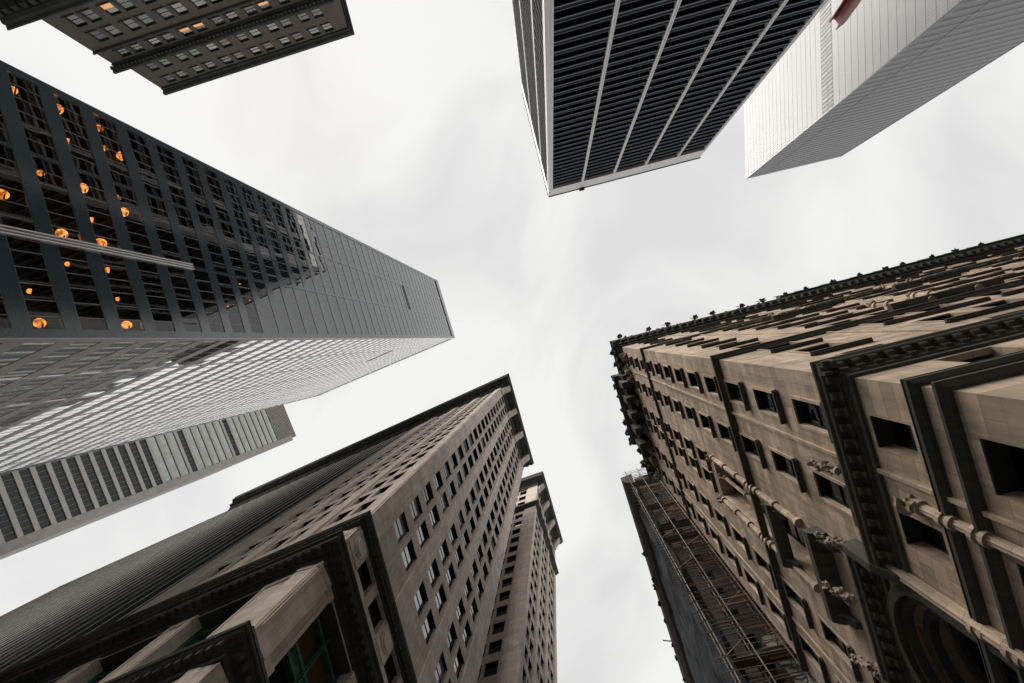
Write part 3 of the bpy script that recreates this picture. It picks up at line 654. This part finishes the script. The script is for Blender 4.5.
def screen(F, a, b, n):
    m1 = MB(); e = D0 + .55; wd = (b - a) / n
    for i in range(n + 1):
        x = a + i * wd; m1.box(F, x - .16, x + .16, D0 + .2, e + .15, 25, 33, 0, 'kbt'); m1.box(F, x - .06, x + .06, e + .15, e + .28, 25, 33, 0, 'kbt')
    for h in (25.2, 28.6, 29.5, 32.3): m1.box(F, a, b, D0 + .2, e + .12, h, h + .28, 0, 'k')
    for i in range(n):
        x = a + i * wd; m1.box(F, x + .16, x + wd - .16, D0 + .2, e, 28.8, 29.6, 0, 'k')
        cx_, cz = x + wd / 2, 29.2
        for j in range(6):
            t = math.pi * j / 3; pa = F.P(cx_ + .1 * math.cos(t), e + .05, cz + .07 * math.sin(t)); pb = F.P(cx_ + .55 * math.cos(t), e + .05, cz + .34 * math.sin(t)); m1.rod(pa, pb, .05)
    m1.build('bronze_screen', M['bronze'], root)
    W2 = MB()
    for i in range(n):
        x = a + i * wd
        for j, (h0, h1) in enumerate(((25.4, 28.65), (29.6, 32.4))):
            W2.q(F, [(x, D0 + .22, h0), (x + wd, D0 + .22, h0), (x + wd, D0 + .22, h1), (x, D0 + .22, h1)], (0, 1, 0), 0 if (i + j) % 3 else 1)
    W2.build('window', [M['warmglass'], M['darkglass']], root)
for (a0, a), (b, b0) in zip(((-.05, 2.5), (7.7, 10.4), (15.4, 18.1)), ((7.7, 10.4), (15.4, 18.1), (23.0, 25.3))): screen(EF, a, b, 2)
for i in range(len(lp) - 1): screen(EL, lp[i][1], lp[i + 1][0], 2)
# crowning cornice on scroll brackets
emould('cornice', [(0, 152.6), (.3, 152.8), (.35, 153.6), (.7, 154.0), (.8, 155.2), (1.0, 155.6), (2.6, 156.6), (2.75, 157.0), (2.75, 157.8), (3.05, 158.4), (3.05, 159.2), (0, 160.0)], dent=(1.4, .6, .7, 1.6, 154.7, 155.7), lim2=97)
for F, ls in ((EF, (.35, 7.7, 15.1, 22.5)), (EL, [])):
    for l in ls:
        m1 = MB(); m1.sweep(F, l - .2, l + 1.5, [(.2, 149.6), (.6, 149.9), (.9, 151.4), (1.6, 153.4), (2.4, 155.6), (2.5, 156.7), (.2, 156.8)]); m1.build('bracket', M['lime_pier'], root)

# ------------------------------------------------------------------ second limestone tower beyond the light court
TF = Face((-4.85, 48.3), 74.0, -1, 20.5)
TS = Face((-4.85, 48.3), 160.0, 1, 30)
root = thing('office_tower', 'narrower limestone tower with crown cornice, behind the corner tower across a light court', 'building', lev(TF, 0))
mb = MB(); TH = 166
trows = [21 + 5.36 * i for i in range(27)]
wt = [(c - .95, c + .95, h - 1.7, h + 1.6) for h in trows for c in (2.55, 4.95, 8.9, 11.3, 15.2, 17.6)]
wts = [(c - 1.15, c + 1.15, h - 1.7, h + 1.6) for h in trows for c in (4.65, 7.4, 10.15, 12.9, 15.65, 18.4, 21.15, 23.9, 26.65)]
mb.punched(TF, 0, 20.5, -EYE, TH, wt, .48); mb.punched(TS, 0, 30, -EYE, TH, wts, .48)
p0, p1, p3 = pt2(TF, 0), pt2(TF, 20.5), pt2(TS, 30); p2 = (p3[0] + p1[0] - p0[0], p3[1] + p1[1] - p0[1])
wall_plain(mb, p1, p2, -EYE, TH, (TF.u.x, TF.u.y)); wall_plain(mb, p2, p3, -EYE, TH, (TS.u.x, TS.u.y))
mb.build('wall', M['lime'], root)
rf = MB(); body(None, [p0, p1, p2, p3], TH, rf); rf.build('roof', M['roof'], root)
W = Windows()
for w_ in wt: W.add(TF, w_, -.48, 'sash', 1, .46)
for w_ in wts: W.add(TS, w_, -.48, 'sash', 2, .46)
W.flush(root, M['darkframe'], [M['winglass'], M['darkglass']])
for a, b in ((-.1, 1.2), (6.2, 7.65), (12.5, 13.95), (18.9, 20.6)):
    m1 = MB(); m1.box(TF, a, b, 0, .25, 15, 143, 0, 'k'); m1.box(TF, a, b, 0, .25, 147, 163, 0, 'k'); m1.build('pier', M['lime_pier'], root)
m1 = MB(); m1.box(TS, -.25, 3.1, 0, .25, 15, 143, 0, 'k'); m1.box(TS, -.25, 3.1, 0, .25, 147, 163, 0, 'k'); m1.build('pier', M['lime_pier'], root)
for nm, prof in (('string_course', [(0, 143), (.3, 143.2), (.7, 144), (1.1, 144.4), (1.1, 145.4), (.5, 146.4), (0, 146.6)]), ('cornice', [(0, 162.6), (.4, 162.9), (.5, 164), (1.0, 164.6), (2.4, 165.8), (2.5, 166.6), (2.8, 167.4), (2.8, 168), (0, 169)])):
    m1 = MB(); m1.sweep(TF, 0, 20.5, prof, 1.033, .3); m1.sweep(TS, 0, 30, prof, 1.033, 0); m1.build(nm, M['lime_trim'], root)
for l in (.2, 6.2, 12.5, 18.8):
    m1 = MB(); m1.sweep(TF, l, l + 1.5, [(.2, 159.6), (.6, 159.9), (.9, 161.4), (1.6, 163.2), (2.2, 165.3), (.2, 165.6)]); m1.build('bracket', M['lime_pier'], root)

# ------------------------------------------------------------------ glass and aluminium tower (left)
GF = Face((-39.16, -.01), -107.0, 1, 24.4)
GB = Face((-39.16, -.01), 157.2, -1, 60.9)
GH = 200.0; FLR = 4.0; G0 = 33.55 - 4 * 8
root = thing('glass_tower', 'sleek glass and grey aluminium skyscraper mirroring its neighbours, amber lamps behind its lower panes', 'building', lev(GF, 0))
vl = [0.35, 8.55, 16.35, 24.05]
bl = [0.35] + [9.6 + 8.8 * i for i in range(6)] + [60.6]
core = MB()
p0, p1, p3 = pt2(GF, 0, -1.4), pt2(GF, 24.4, 0), pt2(GB, 60.9, 0); p2 = (p3[0] + GF.u.x * 24.4, p3[1] + GF.u.y * 24.4)
core.q(GF, [(0.3, -1.4, -EYE), (24.2, -1.4, -EYE), (24.2, -1.4, GH), (0.3, -1.4, GH)], (0, 1, 0))
core.build('interior', M['room'], root)
sh = MB(); wall_plain(sh, p1, p2, -EYE, GH, (GF.u.x, GF.u.y)); wall_plain(sh, p2, p3, -EYE, GH, (GB.u.x, GB.u.y)); sh.build('wall', M['spandrel'], root)
rf = MB(); body(None, [pt2(GF, 0), p1, p2, p3], GH - 2, rf); rf.build('roof', M['roof'], root)
W = Windows(); sp = MB(); sp2 = MB(); nfl = int((GH - 6 - G0) / FLR)
for i in range(nfl):
    h = G0 + i * FLR                                          # spandrel h..h+1.35, glass above it
    for b in range(3):
        dark = (i == 35 and b == 1)
        W.add(GF, (vl[b] + .12, vl[b + 1] - .12, h + 1.45, h + FLR), -.05, 'ribbon', 3 if dark else (2 if h < 62 else 1), 6)
    for b in range(len(bl) - 1):
        dark = (i == 36 and b == 1)
        W.add(GB, (bl[b] + .1, bl[b + 1] - .1, h + 1.45, h + FLR), -.03, 'ribbon', 3 if dark else 4, 6)
    sp.box(GF, 0.02, 24.4, -.3, 0, h, h + 1.45, 0, 'klr'); sp2.box(GB, 0.02, 60.9, -.3, 0, h, h + 1.45, 0, 'klr')
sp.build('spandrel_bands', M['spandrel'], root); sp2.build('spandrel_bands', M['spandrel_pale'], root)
W.flush(root, M['mullion'], [M['curtain'], M['curtain_clear'], M['slot'], M['mirror']])
for F, ls in ((GF, vl), (GB, bl)):
    for k_, l in enumerate(ls):
        m1 = MB(); hw = .16 if k_ not in (0, len(ls) - 1) else .36; e_ = .05 if hw < .3 else .08
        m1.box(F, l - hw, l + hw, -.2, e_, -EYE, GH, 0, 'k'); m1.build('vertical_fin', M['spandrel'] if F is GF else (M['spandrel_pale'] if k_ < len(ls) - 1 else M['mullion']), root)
m1 = MB()
for o_ in (-.3, -.02, .26): m1.box(GF, 8.55 + o_, 8.55 + o_ + .12, 0, .22, -EYE, 55.0, 0, 'k')
m1.build('cleaning_track', M['spandrel_pale'], root)
hb = G0 + nfl * FLR
m1 = MB(); m1.box(GF, 0, 24.4, -.4, .05, hb + 1.9, GH, 0, 'k'); m1.box(GB, .05, 60.9, -.4, .05, hb + 1.9, GH, 0, 'k'); m1.build('parapet', M['spandrel'], root)
m1 = MB(); m1.box(GF, 0.7, 23.7, -.5, -.3, hb, hb + 1.9); m1.box(GB, .7, 60.2, -.5, -.3, hb, hb + 1.9); m1.build('louvre_slot', M['slot'], root)
# amber lamps hanging inside the lower floors
GLP = []
for px, py in ((13, 90), (58, 109), (99, 128), (104, 148), (41, 173), (83, 188), (117, 198), (2, 194), (92, 220), (124, 212), (30, 291), (68, 264), (108, 270), (40, 323), (118, 299), (127, 325), (62, 234), (101, 243), (68, 141), (122, 156), (240, 284), (250, 300), (262, 300), (228, 306)):
    d = RC @ Vector(((px - CX) / FPX, (py - CY) / FPX, 1.0)); d /= d.z
    n2 = Vector((d.x, d.y)); hh = (GF.o - GF.n * .75).dot(GF.n) / n2.dot(GF.n); l = (n2 * hh - GF.o).dot(GF.u); GLP.append((l, hh, px))
for i, (l, h, px) in enumerate(GLP):
    small = px > 200; rr = .11 if small else rnd.choice((.2, .27, .33, .4, .46))
    m1 = MB(); zs = rnd.uniform(.8, 1.25)
    for j in range(10):
        a0, a1 = math.pi * j / 10 - math.pi / 2, math.pi * (j + 1) / 10 - math.pi / 2
        m1.cyl(GF, l, -.78, rr * max(.02, math.cos(a0)), h + rr * zs * math.sin(a0), h + rr * zs * math.sin(a1), 0, 14, rr * max(.02, math.cos(a1)))
    m1.build('lamp', M['lamp'], root, True)
    if not small:
        m1 = MB(); m1.rod(GF.P(l - .55, -.5, h - .2), GF.P(l + .12, -.45, h + .02), .07); m1.build('lamp_bracket', M['slot'], root)
        m1 = MB(); m1.rod(GF.P(l, -.78, h), GF.P(l, -.78, h + 1.2), .05); m1.build('lamp_stem', M['slot'], root)

# ------------------------------------------------------------------ pale concrete slab tower behind it
K_ = 1.65
LF = Face((-111.0 * K_, 28.6 * K_), 67.0, -1, 14.2 * K_)
LS = Face(pt2(LF, 14.2 * K_), 157.0, -1, 70)
LH = 200.0 * K_; LW = 196 * K_
root = thing('slab_tower', 'slender pale concrete slab block with green-grey ribbon windows, behind the glass tower', 'building', lev(LF, 0))
W = Windows(); sp = MB(); h = -EYE + .6; i = 0
while h < 186 * K_:
    gm = 2 if 157 * K_ < h < 160.2 * K_ else (3 if h < 126 * K_ or 138 * K_ < h < 141 * K_ else 1)  # lower floors: darker glass paints in the reflection of a dark building
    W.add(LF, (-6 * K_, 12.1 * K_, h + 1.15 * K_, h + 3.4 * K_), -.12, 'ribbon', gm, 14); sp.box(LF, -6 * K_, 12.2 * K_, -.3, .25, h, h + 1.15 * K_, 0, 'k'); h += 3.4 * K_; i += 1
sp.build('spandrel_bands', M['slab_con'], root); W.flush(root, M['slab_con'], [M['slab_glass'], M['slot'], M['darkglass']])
m1 = MB(); m1.box(LF, 12.2 * K_, 14.2 * K_, -2, .3, -EYE, LW, 0, 'k'); m1.build('end_pier', M['slab_side'], root)
m1 = MB(); m1.box(LF, -6.4 * K_, -6 * K_, -1, .3, -EYE, LW, 0, 'k'); m1.build('end_pier', M['slab_side'], root)
sh = MB(); p0, p1, p3 = pt2(LF, -6.3 * K_), pt2(LF, 14.2 * K_), pt2(LS, 70); p2 = (p3[0] + p0[0] - p1[0], p3[1] + p0[1] - p1[1])
wall_plain(sh, p1, p3, -EYE, LW, (LS.n.x, LS.n.y)); wall_plain(sh, p3, p2, -EYE, LW, (LS.u.x, LS.u.y)); wall_plain(sh, p2, p0, -EYE, LW, (-LS.n.x, -LS.n.y)); sh.build('wall', M['slab_side'], root)
rf = MB(); body(None, [p0, p1, p3, p2], LW, rf); rf.build('roof', M['roof'], root)
m1 = MB()
for i in range(14): m1.box(LF, -1.5 * K_, 12.9 * K_, -.3, .25, h + i * .95 * K_, h + (i * .95 + .5) * K_, 0, 'k')
m1.box(LF, -1.5 * K_, 13.2 * K_, -1.2, -.3, h, LH); m1.build('louvred_plant_room', M['slab_side'], root)

# ------------------------------------------------------------------ brown brick building (top left)
BF = Face((-81.22, -51.86), -14.7, 1, 42)
BS = Face(pt2(BF, 42), -104.7, 1, 30)
BW = Face(pt2(BF, -.3), -104.7, -1, 30)
root = thing('brick_building', 'brown brick building with paired windows and stepped cornices, a few windows lit amber, top left', 'building', lev(BF, 0))
mb = MB()
bup = [2.1 + 6.33 * i + j for i in range(7) for j in (1.55, 4.3)]
bup = [c for c in bup if c < 40]
upr = [(96.3, 1.15), (91.9, 1.2)]
wu = [(c - .95, c + .95, h - t, h + t) for h, t in upr for c in bup]
wm = [(c - 1.0, c + 1.0, 86.4 - 1.05, 86.4 + 1.05) for c in [b - 1.0 for b in bup]]
lrow = [81.35 - 4.15 * i for i in range(18)]
wlw = [(c - 1.0, c + 1.0, h - 1.35, h + 1.35) for h in lrow for c in [b - 1.0 for b in bup]]
l_off = -1.2
mb.punched(BF, 0.2, 41.6, 88.4, 99, wu, .3); mb.punched(BF, l_off, 41.6, -EYE, 88.4, wm + wlw, .3)
p0, p1 = pt2(BF, l_off), pt2(BF, 41.6); p2, p3 = (p1[0] - BF.n.x * 30, p1[1] - BF.n.y * 30), (p0[0] - BF.n.x * 30, p0[1] - BF.n.y * 30)
wall_plain(mb, p1, p2, -EYE, 99, (BF.u.x, BF.u.y)); wall_plain(mb, p0, p3, -EYE, 88.4, (-BF.u.x, -BF.u.y)); wall_plain(mb, p2, p3, -EYE, 88.4, (-BF.n.x, -BF.n.y))
q0, q3 = pt2(BF, .2), (pt2(BF, .2)[0] - BF.n.x * 29, pt2(BF, .2)[1] - BF.n.y * 29)
wall_plain(mb, q0, q3, 88.4, 99, (-BF.u.x, -BF.u.y)); wall_plain(mb, p2, q3, 88.4, 99, (-BF.n.x, -BF.n.y))
mb.build('wall', M['brick'], root)
rf = MB(); body(None, [q0, p1, p2, q3], 99, rf); rf.face([Vector((*p_, 88.4 + EYE)) for p_ in (p0, q0, q3, p3)], Vector((0, 0, 1))); rf.build('roof', M['roof'], root)
W = Windows()
rr = random.Random(3)
for w_ in wu: W.add(BF, w_, -.3, 'sash', rr.choice((1, 2, 2, 1, 4)))
for i, w_ in enumerate(wm): W.add(BF, w_, -.3, 'sash', rr.choice((2, 2, 1)))
for w_ in wlw: W.add(BF, w_, -.3, 'sash', rr.choice((1, 1, 1, 2)))
W.flush(root, M['sash'], [M['brickglass'], M['blind'], M['litpane'], M['warmglass']])
for px, py in ((183, 26.5), (193, 24.0), (262, 2.5), (106, 6)):
    d = RC @ Vector(((px - CX) / FPX, (py - CY) / FPX, 1.0)); d /= d.z; n2 = Vector((d.x, d.y))
    hh = BF.o.dot(BF.n) / n2.dot(BF.n); l = (n2 * hh - BF.o).dot(BF.u)
    c = min(wm + wlw, key=lambda w_: abs((w_[0] + w_[1]) / 2 - l) + abs((w_[2] + w_[3]) / 2 - hh)); mid = (c[2] + c[3]) / 2
    m1 = MB(); m1.q(BF, [(c[0] + .1, -.22, c[2] + .1), (c[1] - .1, -.22, c[2] + .1), (c[1] - .1, -.22, mid - .05), (c[0] + .1, -.22, mid - .05)], (0, 1, 0)); m1.build('lit_blind', M['litpane'], root)
def bmould(name, prof, l0, dent=None, mat=None):
    m1 = MB(); m1.sweep(BF, l0, 41.6, prof, 1, 1)
    back = Face(pt2(BF, 41.6), -104.7, 1, 30); m1.sweep(back, 0, 28, prof, 1, 0)
    if dent:
        pit, wd, e0, e1, h0, h1 = dent; k = l0 - e1
        while k < 41.6: m1.box(BF, k, k + wd, e0, e1, h0, h1, 0, 'kt'); k += pit
    m1.build(name, mat or M['brick_trim'], root)
bmould('cornice', [(0, 97.9), (.25, 98.0), (.3, 98.5), (.7, 98.9), (.7, 99.2), (.7, 99.6), (-.3, 99.9)], .5)
bmould('cornice', [(0, 87.9), (.2, 88.0), (.25, 88.4), (.8, 88.7), (1.0, 88.9), (1.0, 89.4), (0, 89.9)], l_off, (.8, .4, .2, .75, 88.2, 88.75))
bmould('string_course', [(0, 84.0), (.3, 84.2), (.3, 84.5), (0, 84.6)], l_off)
bmould('cornice', [(0, 68.3), (.3, 68.5), (.4, 69.4), (1.0, 69.8), (1.3, 70.3), (1.9, 70.6), (2.2, 71.1), (2.2, 71.7), (2.5, 72.0), (2.5, 72.3), (0, 73)], l_off - .9, (1.5, .8, .35, 1.75, 69.5, 70.6))
for (a, b, c, d) in wu + wm + wlw[:len(bup) * 3]:
    pass
sl2 = MB()
for (a, b, c, d) in wu + wm + wlw: sl2.box(BF, a - .15, b + .15, 0, .14, c - .2, c, 0, 'k')
sl2.build('sill', M['brick_trim'], root)

# ------------------------------------------------------------------ dark steel tower (top centre)
DF = Face((-1.36, -63.88), -13.3, 1, 67.9)
DL = Face((-1.36, -63.88), -104.0, -1, 48.5)
DH = 226.0
root = thing('steel_tower', 'dark steel skyscraper with pale vertical piers and close horizontal bands, top centre', 'building', lev(DF, 0))
fl0 = 98.1 - 3.85 * 25; nf = int((216 - fl0) / 3.85)
dp = [(0, 1.7), (14.35, 15.35), (28.1, 29.1), (41.6, 42.6), (55.4, 56.4), (66.9, 67.9)]
dl = [(0.02, 1.8), (13.2, 14.4), (31.0, 32.2), (47.3, 48.5)]
W = Windows(); sp = MB(); fl_ = MB(); fl2 = MB()
for i in range(nf):
    h = fl0 + i * 3.85
    for F, pp in ((DF, dp), (DL, dl)):
        for k in range(len(pp) - 1):
            W.add(F, (pp[k][1] + .05, pp[k + 1][0] - .05, h + 1.75, h + 3.85), -.75, 'ribbon', 1, 5)
        sp.box(F, 1.0, F.L - 1, -1.0, -.16, h, h + 1.75, 0, 'klr')
        fb = fl_ if F is DF else fl2
        fb.box(F, 1.0, F.L - 1, -.4, .0, h, h + .30, 0, 'klr'); fb.box(F, 1.0, F.L - 1, -.4, -.06, h + 1.4, h + 1.53, 0, 'klr')
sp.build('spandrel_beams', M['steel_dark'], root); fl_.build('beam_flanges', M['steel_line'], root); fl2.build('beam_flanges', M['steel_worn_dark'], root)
W.flush(root, M['steel_dark'], [M['towerglass']])
for F, pp in ((DF, dp), (DL, dl)):
    for a, b in pp:
        m1 = MB(); w3 = (b - a)
        m1.box(F, a, a + w3 * .44, -1, .14, -EYE, DH - .3, 0, 'k'); m1.box(F, b - w3 * .34, b, -1, .14, -EYE, DH - .3, 0, 'k'); m1.box(F, a + w3 * .44, b - w3 * .34, -1, .02, -EYE, DH - .3, 0, 'klr')
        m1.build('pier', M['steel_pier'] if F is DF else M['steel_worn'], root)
m1 = MB(); m1.box(DF, 0.05, 67.85, -1, .2, 216.5, DH, 0, 'k'); m1.box(DL, .05, 48.5, -1, .2, 216.5, DH, 0, 'k'); m1.build('parapet', M['steel_pier'], root)
m1 = MB(); m1.box(DF, -.2, 68.1, -1, .45, DH, DH + .7); m1.box(DL, .5, 48.5, -1, .45, DH, DH + .7); m1.build('coping', M['steel_dark'], root)
m1 = MB(); m1.box(DF, 13.7, 16.0, .45, 1.3, DH - .6, DH + .4); m1.build('window_cleaning_cradle', M['steel_dark'], root)
p0, p1, p3 = pt2(DF, 0), pt2(DF, 67.9), pt2(DL, 48.5); p2 = (p3[0] + p1[0] - p0[0], p3[1] + p1[1] - p0[1])
sh = MB(); wall_plain(sh, p1, p2, -EYE, DH, (DF.u.x, DF.u.y)); wall_plain(sh, p2, p3, -EYE, DH, (DL.u.x, DL.u.y)); sh.build('wall', M['steel_dark'], root)
rf = MB(); body(None, [p0, p1, p2, p3], DH - 1, rf); rf.build('roof', M['roof'], root)

# ------------------------------------------------------------------ white panelled tower (top right)
WF = Face((96.9, -79.7), -91.5, -1, 70)
WG = Face((96.9, -79.7), -12.3, 1, 46.5)
WH = 260.0
root = thing('white_tower', 'white aluminium panelled skyscraper with a shadowed grey side and a tall louvre strip, top right', 'building', lev(WF, 0))
mb = MB(); mb.q(WF, [(0, 0, -EYE), (70, 0, -EYE), (70, 0, WH), (0, 0, WH)], (0, 1, 0)); 
p0, p1, p3 = pt2(WF, 0), pt2(WG, 46.5), pt2(WF, 70); p2 = (p1[0] - 20, p1[1] - 70)
wall_plain(mb, p1, p2, -EYE, WH, (1, 0)); wall_plain(mb, p2, p3, -EYE, WH, (0, -1)); mb.build('wall', M['white_panel'], root)
jt = MB(); lv = MB(); h = 142.3 - 3.57 * 40; i = 0
while h < 257:
    big = .13 if h < 200 else .09
    jt.box(WF, 0.3, 70, 0, .03, h - big / 2, h + big / 2, 0, 'k')
    h += 3.57
jt.build('panel_joints', M['joint'], root)
vj = MB(); l = .9
while l < 70:
    vj.box(WF, l - .05, l + .05, 0, .05, -EYE, WH - .2, 0, 'kt'); l += .9
vj.build('mullion_ribs', M['joint_pale'], root)
l = .8
while l < 70:
    lv.box(WF, l, l + .75, .05, .09, 181.9, 188.5, 0, 'k'); l += 1.5
lv.build('louvre_strip', M['joint'], root)
gp = MB(); W = Windows(); h = 142.3 - 3.57 * 40
while h < 256:
    gp.box(WG, 0, 46.5, -.3, 0, h, h + 1.9, 0, 'k'); W.add(WG, (.6, 9.3, h + 1.9, h + 3.57), -.05, 'ribbon', 1, 6); W.add(WG, (9.6, 46, h + 1.9, h + 3.57), -.05, 'ribbon', 1, 22); h += 3.57
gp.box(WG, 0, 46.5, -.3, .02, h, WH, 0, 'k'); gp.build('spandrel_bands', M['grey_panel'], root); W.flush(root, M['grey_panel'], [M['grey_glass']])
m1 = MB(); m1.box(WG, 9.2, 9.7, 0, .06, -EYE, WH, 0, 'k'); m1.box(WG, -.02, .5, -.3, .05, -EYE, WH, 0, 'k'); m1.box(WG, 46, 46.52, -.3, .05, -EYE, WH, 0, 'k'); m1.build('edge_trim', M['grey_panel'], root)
rf = MB(); body(None, [p0, p1, p2, p3], WH - .5, rf); rf.build('roof', M['roof'], root)

# ------------------------------------------------------------------ scaffolded building (behind the sandstone building)
KF = Face((14.35, 26.3), 72.8, 1, 62)
KS = Face((14.35, 26.3), -14.5, -1, 26)
KH = 99.0
root = thing('old_building', 'dark old building under repair, wrapped in blue-black and brown debris netting beside the sandstone building', 'building', lev(KF, 0))
mb = MB(); kw = [(c - .7, c + .7, h - 1.2, h + 1.2) for h in [8 + 4.2 * i for i in range(21)] for c in [3 + 3.2 * i for i in range(7)]]
mb.punched(KS, 1.2, 26, -EYE, KH, kw, .35, e=-1.6)
mb.q(KF, [(1.6, -1.2, -EYE), (62, -1.2, -EYE), (62, -1.2, KH), (1.6, -1.2, KH)], (0, 1, 0))
p0, p1, p2, p3 = pt2(KF, 1.6, -1.2), pt2(KF, 62, -1.2), pt2(KF, 62, -26), pt2(KF, 1.6, -26)
wall_plain(mb, p1, p2, -EYE, KH, (KF.u.x, KF.u.y)); wall_plain(mb, p2, p3, -EYE, KH, (-KF.n.x, -KF.n.y)); mb.build('wall', M['oldwall'], root)
rf = MB(); body(None, [p0, p1, p2, p3], KH, rf); rf.build('roof', M['roof'], root)
W = Windows()
for w_ in kw: W.add(KS, w_, -1.95, 'sash', 2)
W.flush(root, M['darkframe'], [M['darkglass'], M['darkglass']])
# netting on the street front: wavy cloth hung from the roof edge
def cloth(F, l0, l1, h0, h1, e0, nl, nh, amp, seed, m1, mi=0):
    P_ = [[None] * (nh + 1) for _ in range(nl + 1)]
    for i in range(nl + 1):
        for j in range(nh + 1):
            l = l0 + (l1 - l0) * i / nl; h = h0 + (h1 - h0) * j / nh
            P_[i][j] = (l, e0 + amp * mnoise.noise(Vector((l * .35, h * .12, seed))) + amp * .5 * mnoise.noise(Vector((l * 1.1, h * .4, seed + 5))), h)
    for i in range(nl):
        for j in range(nh): m1.q(F, [P_[i][j], P_[i + 1][j], P_[i + 1][j + 1], P_[i][j + 1]], (0, 1, 0), mi)
m1 = MB(); cloth(KF, .2, 62, -EYE + 4, 94.5, -.35, 60, 40, .7, 1.0, m1); m1.build('debris_netting', M['netting'], root)
m1 = MB(); m1.sweep(KF, .6, 62, [(-.6, 93.6), (.3, 94.2), (1.0, 95.5), (1.3, 97), (1.3, 98.6), (-1, 99.2)]); m1.build('wrapped_cornice', M['netting_brown'], root)
m1 = MB()
for i in range(14):
    l = 16 + i * 3.3 + rnd.uniform(-1, 1); m1 = MB(); m1.lump(KF, l, 1.2, 97 + rnd.uniform(-1.5, 1), rnd.uniform(.3, .6), i + 90); m1.build('torn_netting', M['netting_brown'], root)
m1 = MB(); m1.rod(KF.P(33, 1.0, 97.5), KF.P(32.5, 2.8, 97.8), .12); m1.build('outrigger_pole', M['pole'], root)
m1 = MB(); cloth(KS, 4, 12, 30, 46, -1.1, 14, 20, .9, 3.0, m1); cloth(KS, 9, 17, 26, 41, -1.0, 14, 20, .9, 7.0, m1); m1.build('sheeting', M['greysheet'], root)
sroot = thing('scaffolding', 'tube scaffolding with orange-brown planks up the side of the netted building', 'scaffolding', lev(KS, 0, 1))
tl, te = [0, 2.4, 4.8, 7.2, 9.6, 12, 14.4, 16.8], (-.1, -1.25)
for l in tl:
    for e in te: m1 = MB(); m1.rod(KS.P(l, e, -EYE), KS.P(l, e, KH + rnd.uniform(-.5, 2.5)), .06, 0, 6); m1.build('standard', M['pole'], sroot)
led = MB(); dk = MB()
hh = 4.0; i = 0
while hh < KH + 1:
    for e in te:
        led.rod(KS.P(-.6 - rnd.random() * .5, e, hh), KS.P(17.4, e, hh + rnd.uniform(-.1, .1)), .04); led.rod(KS.P(-.3, e, hh + 1), KS.P(17.2, e, hh + 1), .03)
    for l in tl: led.rod(KS.P(l, -.0, hh + .06), KS.P(l, -1.4, hh + .06), .035)
    k = rnd.randrange(7); led.rod(KS.P(tl[k], -.05, hh), KS.P(tl[k + 1], -.05, hh + 2.1), .035)
    led.rod(KF.P(-.1, .1, hh), KF.P(1.5, -.3, hh + .4), .035)
    hh += 1.75; i += 1
led.build('ledgers_and_braces', M['pole'], sroot)
for (h, l0, l1) in ((25.2, 9, 15.5), (21, 8, 15.5), (63.2, 5, 12.5), (67.4, 6, 12), (79, 3, 9), (25.2, 4.2, 8.5), (50.5, 2.4, 9.6), (58.9, 6, 12), (46.3, 5.4, 12), (75.7, 3, 7), (88.3, 1, 5)):
    m1 = MB()
    for k in range(2):
        m1.box(KS, l0, l1, -.32 - k * .62, -.06 - k * .62, h + .1, h + .15)
    m1.build('plank', M['plank'], sroot)
for i in range(95):
    h = rnd.uniform(14, KH - 2) if i % 2 else rnd.uniform(40, 66); l0 = rnd.uniform(0, 9); m1 = MB(); e_ = rnd.uniform(-1.35, -.02)
    m1.rod(KS.P(l0, e_, h), KS.P(l0 + rnd.uniform(3, 8), e_ + rnd.uniform(-.15, .15), h + rnd.uniform(-.35, .35)), rnd.uniform(.05, .09)); m1.build('loose_pole', M['plank'] if i % 3 == 0 else M['pole'], sroot)
for h in (33.6, 37.8, 42, 67.2, 71.4, 79.8, 92.4):
    m1 = MB(); m1.box(KS, .5, 16.5, -1.15, -.12, h + .1, h + .15); m1.build('deck', M['oldplank'], sroot)

# ------------------------------------------------------------------ red steel sculpture in the plaza (top edge)
root = thing('steel_sculpture', 'tall red-painted steel beam of a plaza sculpture, in front of the white tower', 'sculpture', (7.0, -10.7, 0))
T_ = Vector((10.8, -12.0, 20 + EYE)); B_ = Vector((7.0, -10.7, 0))
def hbeam(a, b, wd, name, twist=0.0):
    d = (b - a).normalized(); x = (d.cross(Vector((0, 0, 1)))).normalized() if abs(d.z) < .9 else Vector((math.cos(twist), math.sin(twist), 0)); x = (x - d * x.dot(d)).normalized(); y = d.cross(x)
    m1 = MB(); hw, tk = wd / 2, wd * .09
    for (x0, x1, y0, y1) in ((-hw, -hw + tk, -hw, hw), (hw - tk, hw, -hw, hw), (-hw + tk, hw - tk, -tk / 2, tk / 2)):
        c = [a + x * u + y * v for u, v in ((x0, y0), (x1, y0), (x1, y1), (x0, y1))]; c2 = [p_ + (b - a) for p_ in c]; cen = sum(c + c2, Vector()) / 8
        for f in ([c[0], c[1], c[2], c[3]], [c2[0], c2[1], c2[2], c2[3]], [c[0], c[1], c2[1], c2[0]], [c[1], c[2], c2[2], c2[1]], [c[2], c[3], c2[3], c2[2]], [c[3], c[0], c2[0], c2[3]]):
            m1.face(f, sum(f, Vector()) / 4 - cen)
    return m1.build(name, M['red'], root)
hbeam(B_, T_, .42, 'beam', 0.9)
N_ = B_.lerp(T_, .42)
hbeam(N_, Vector((14.0, -17.0, 0)), .42, 'leg'); hbeam(N_, Vector((5.5, -18.0, 0)), .42, 'leg')
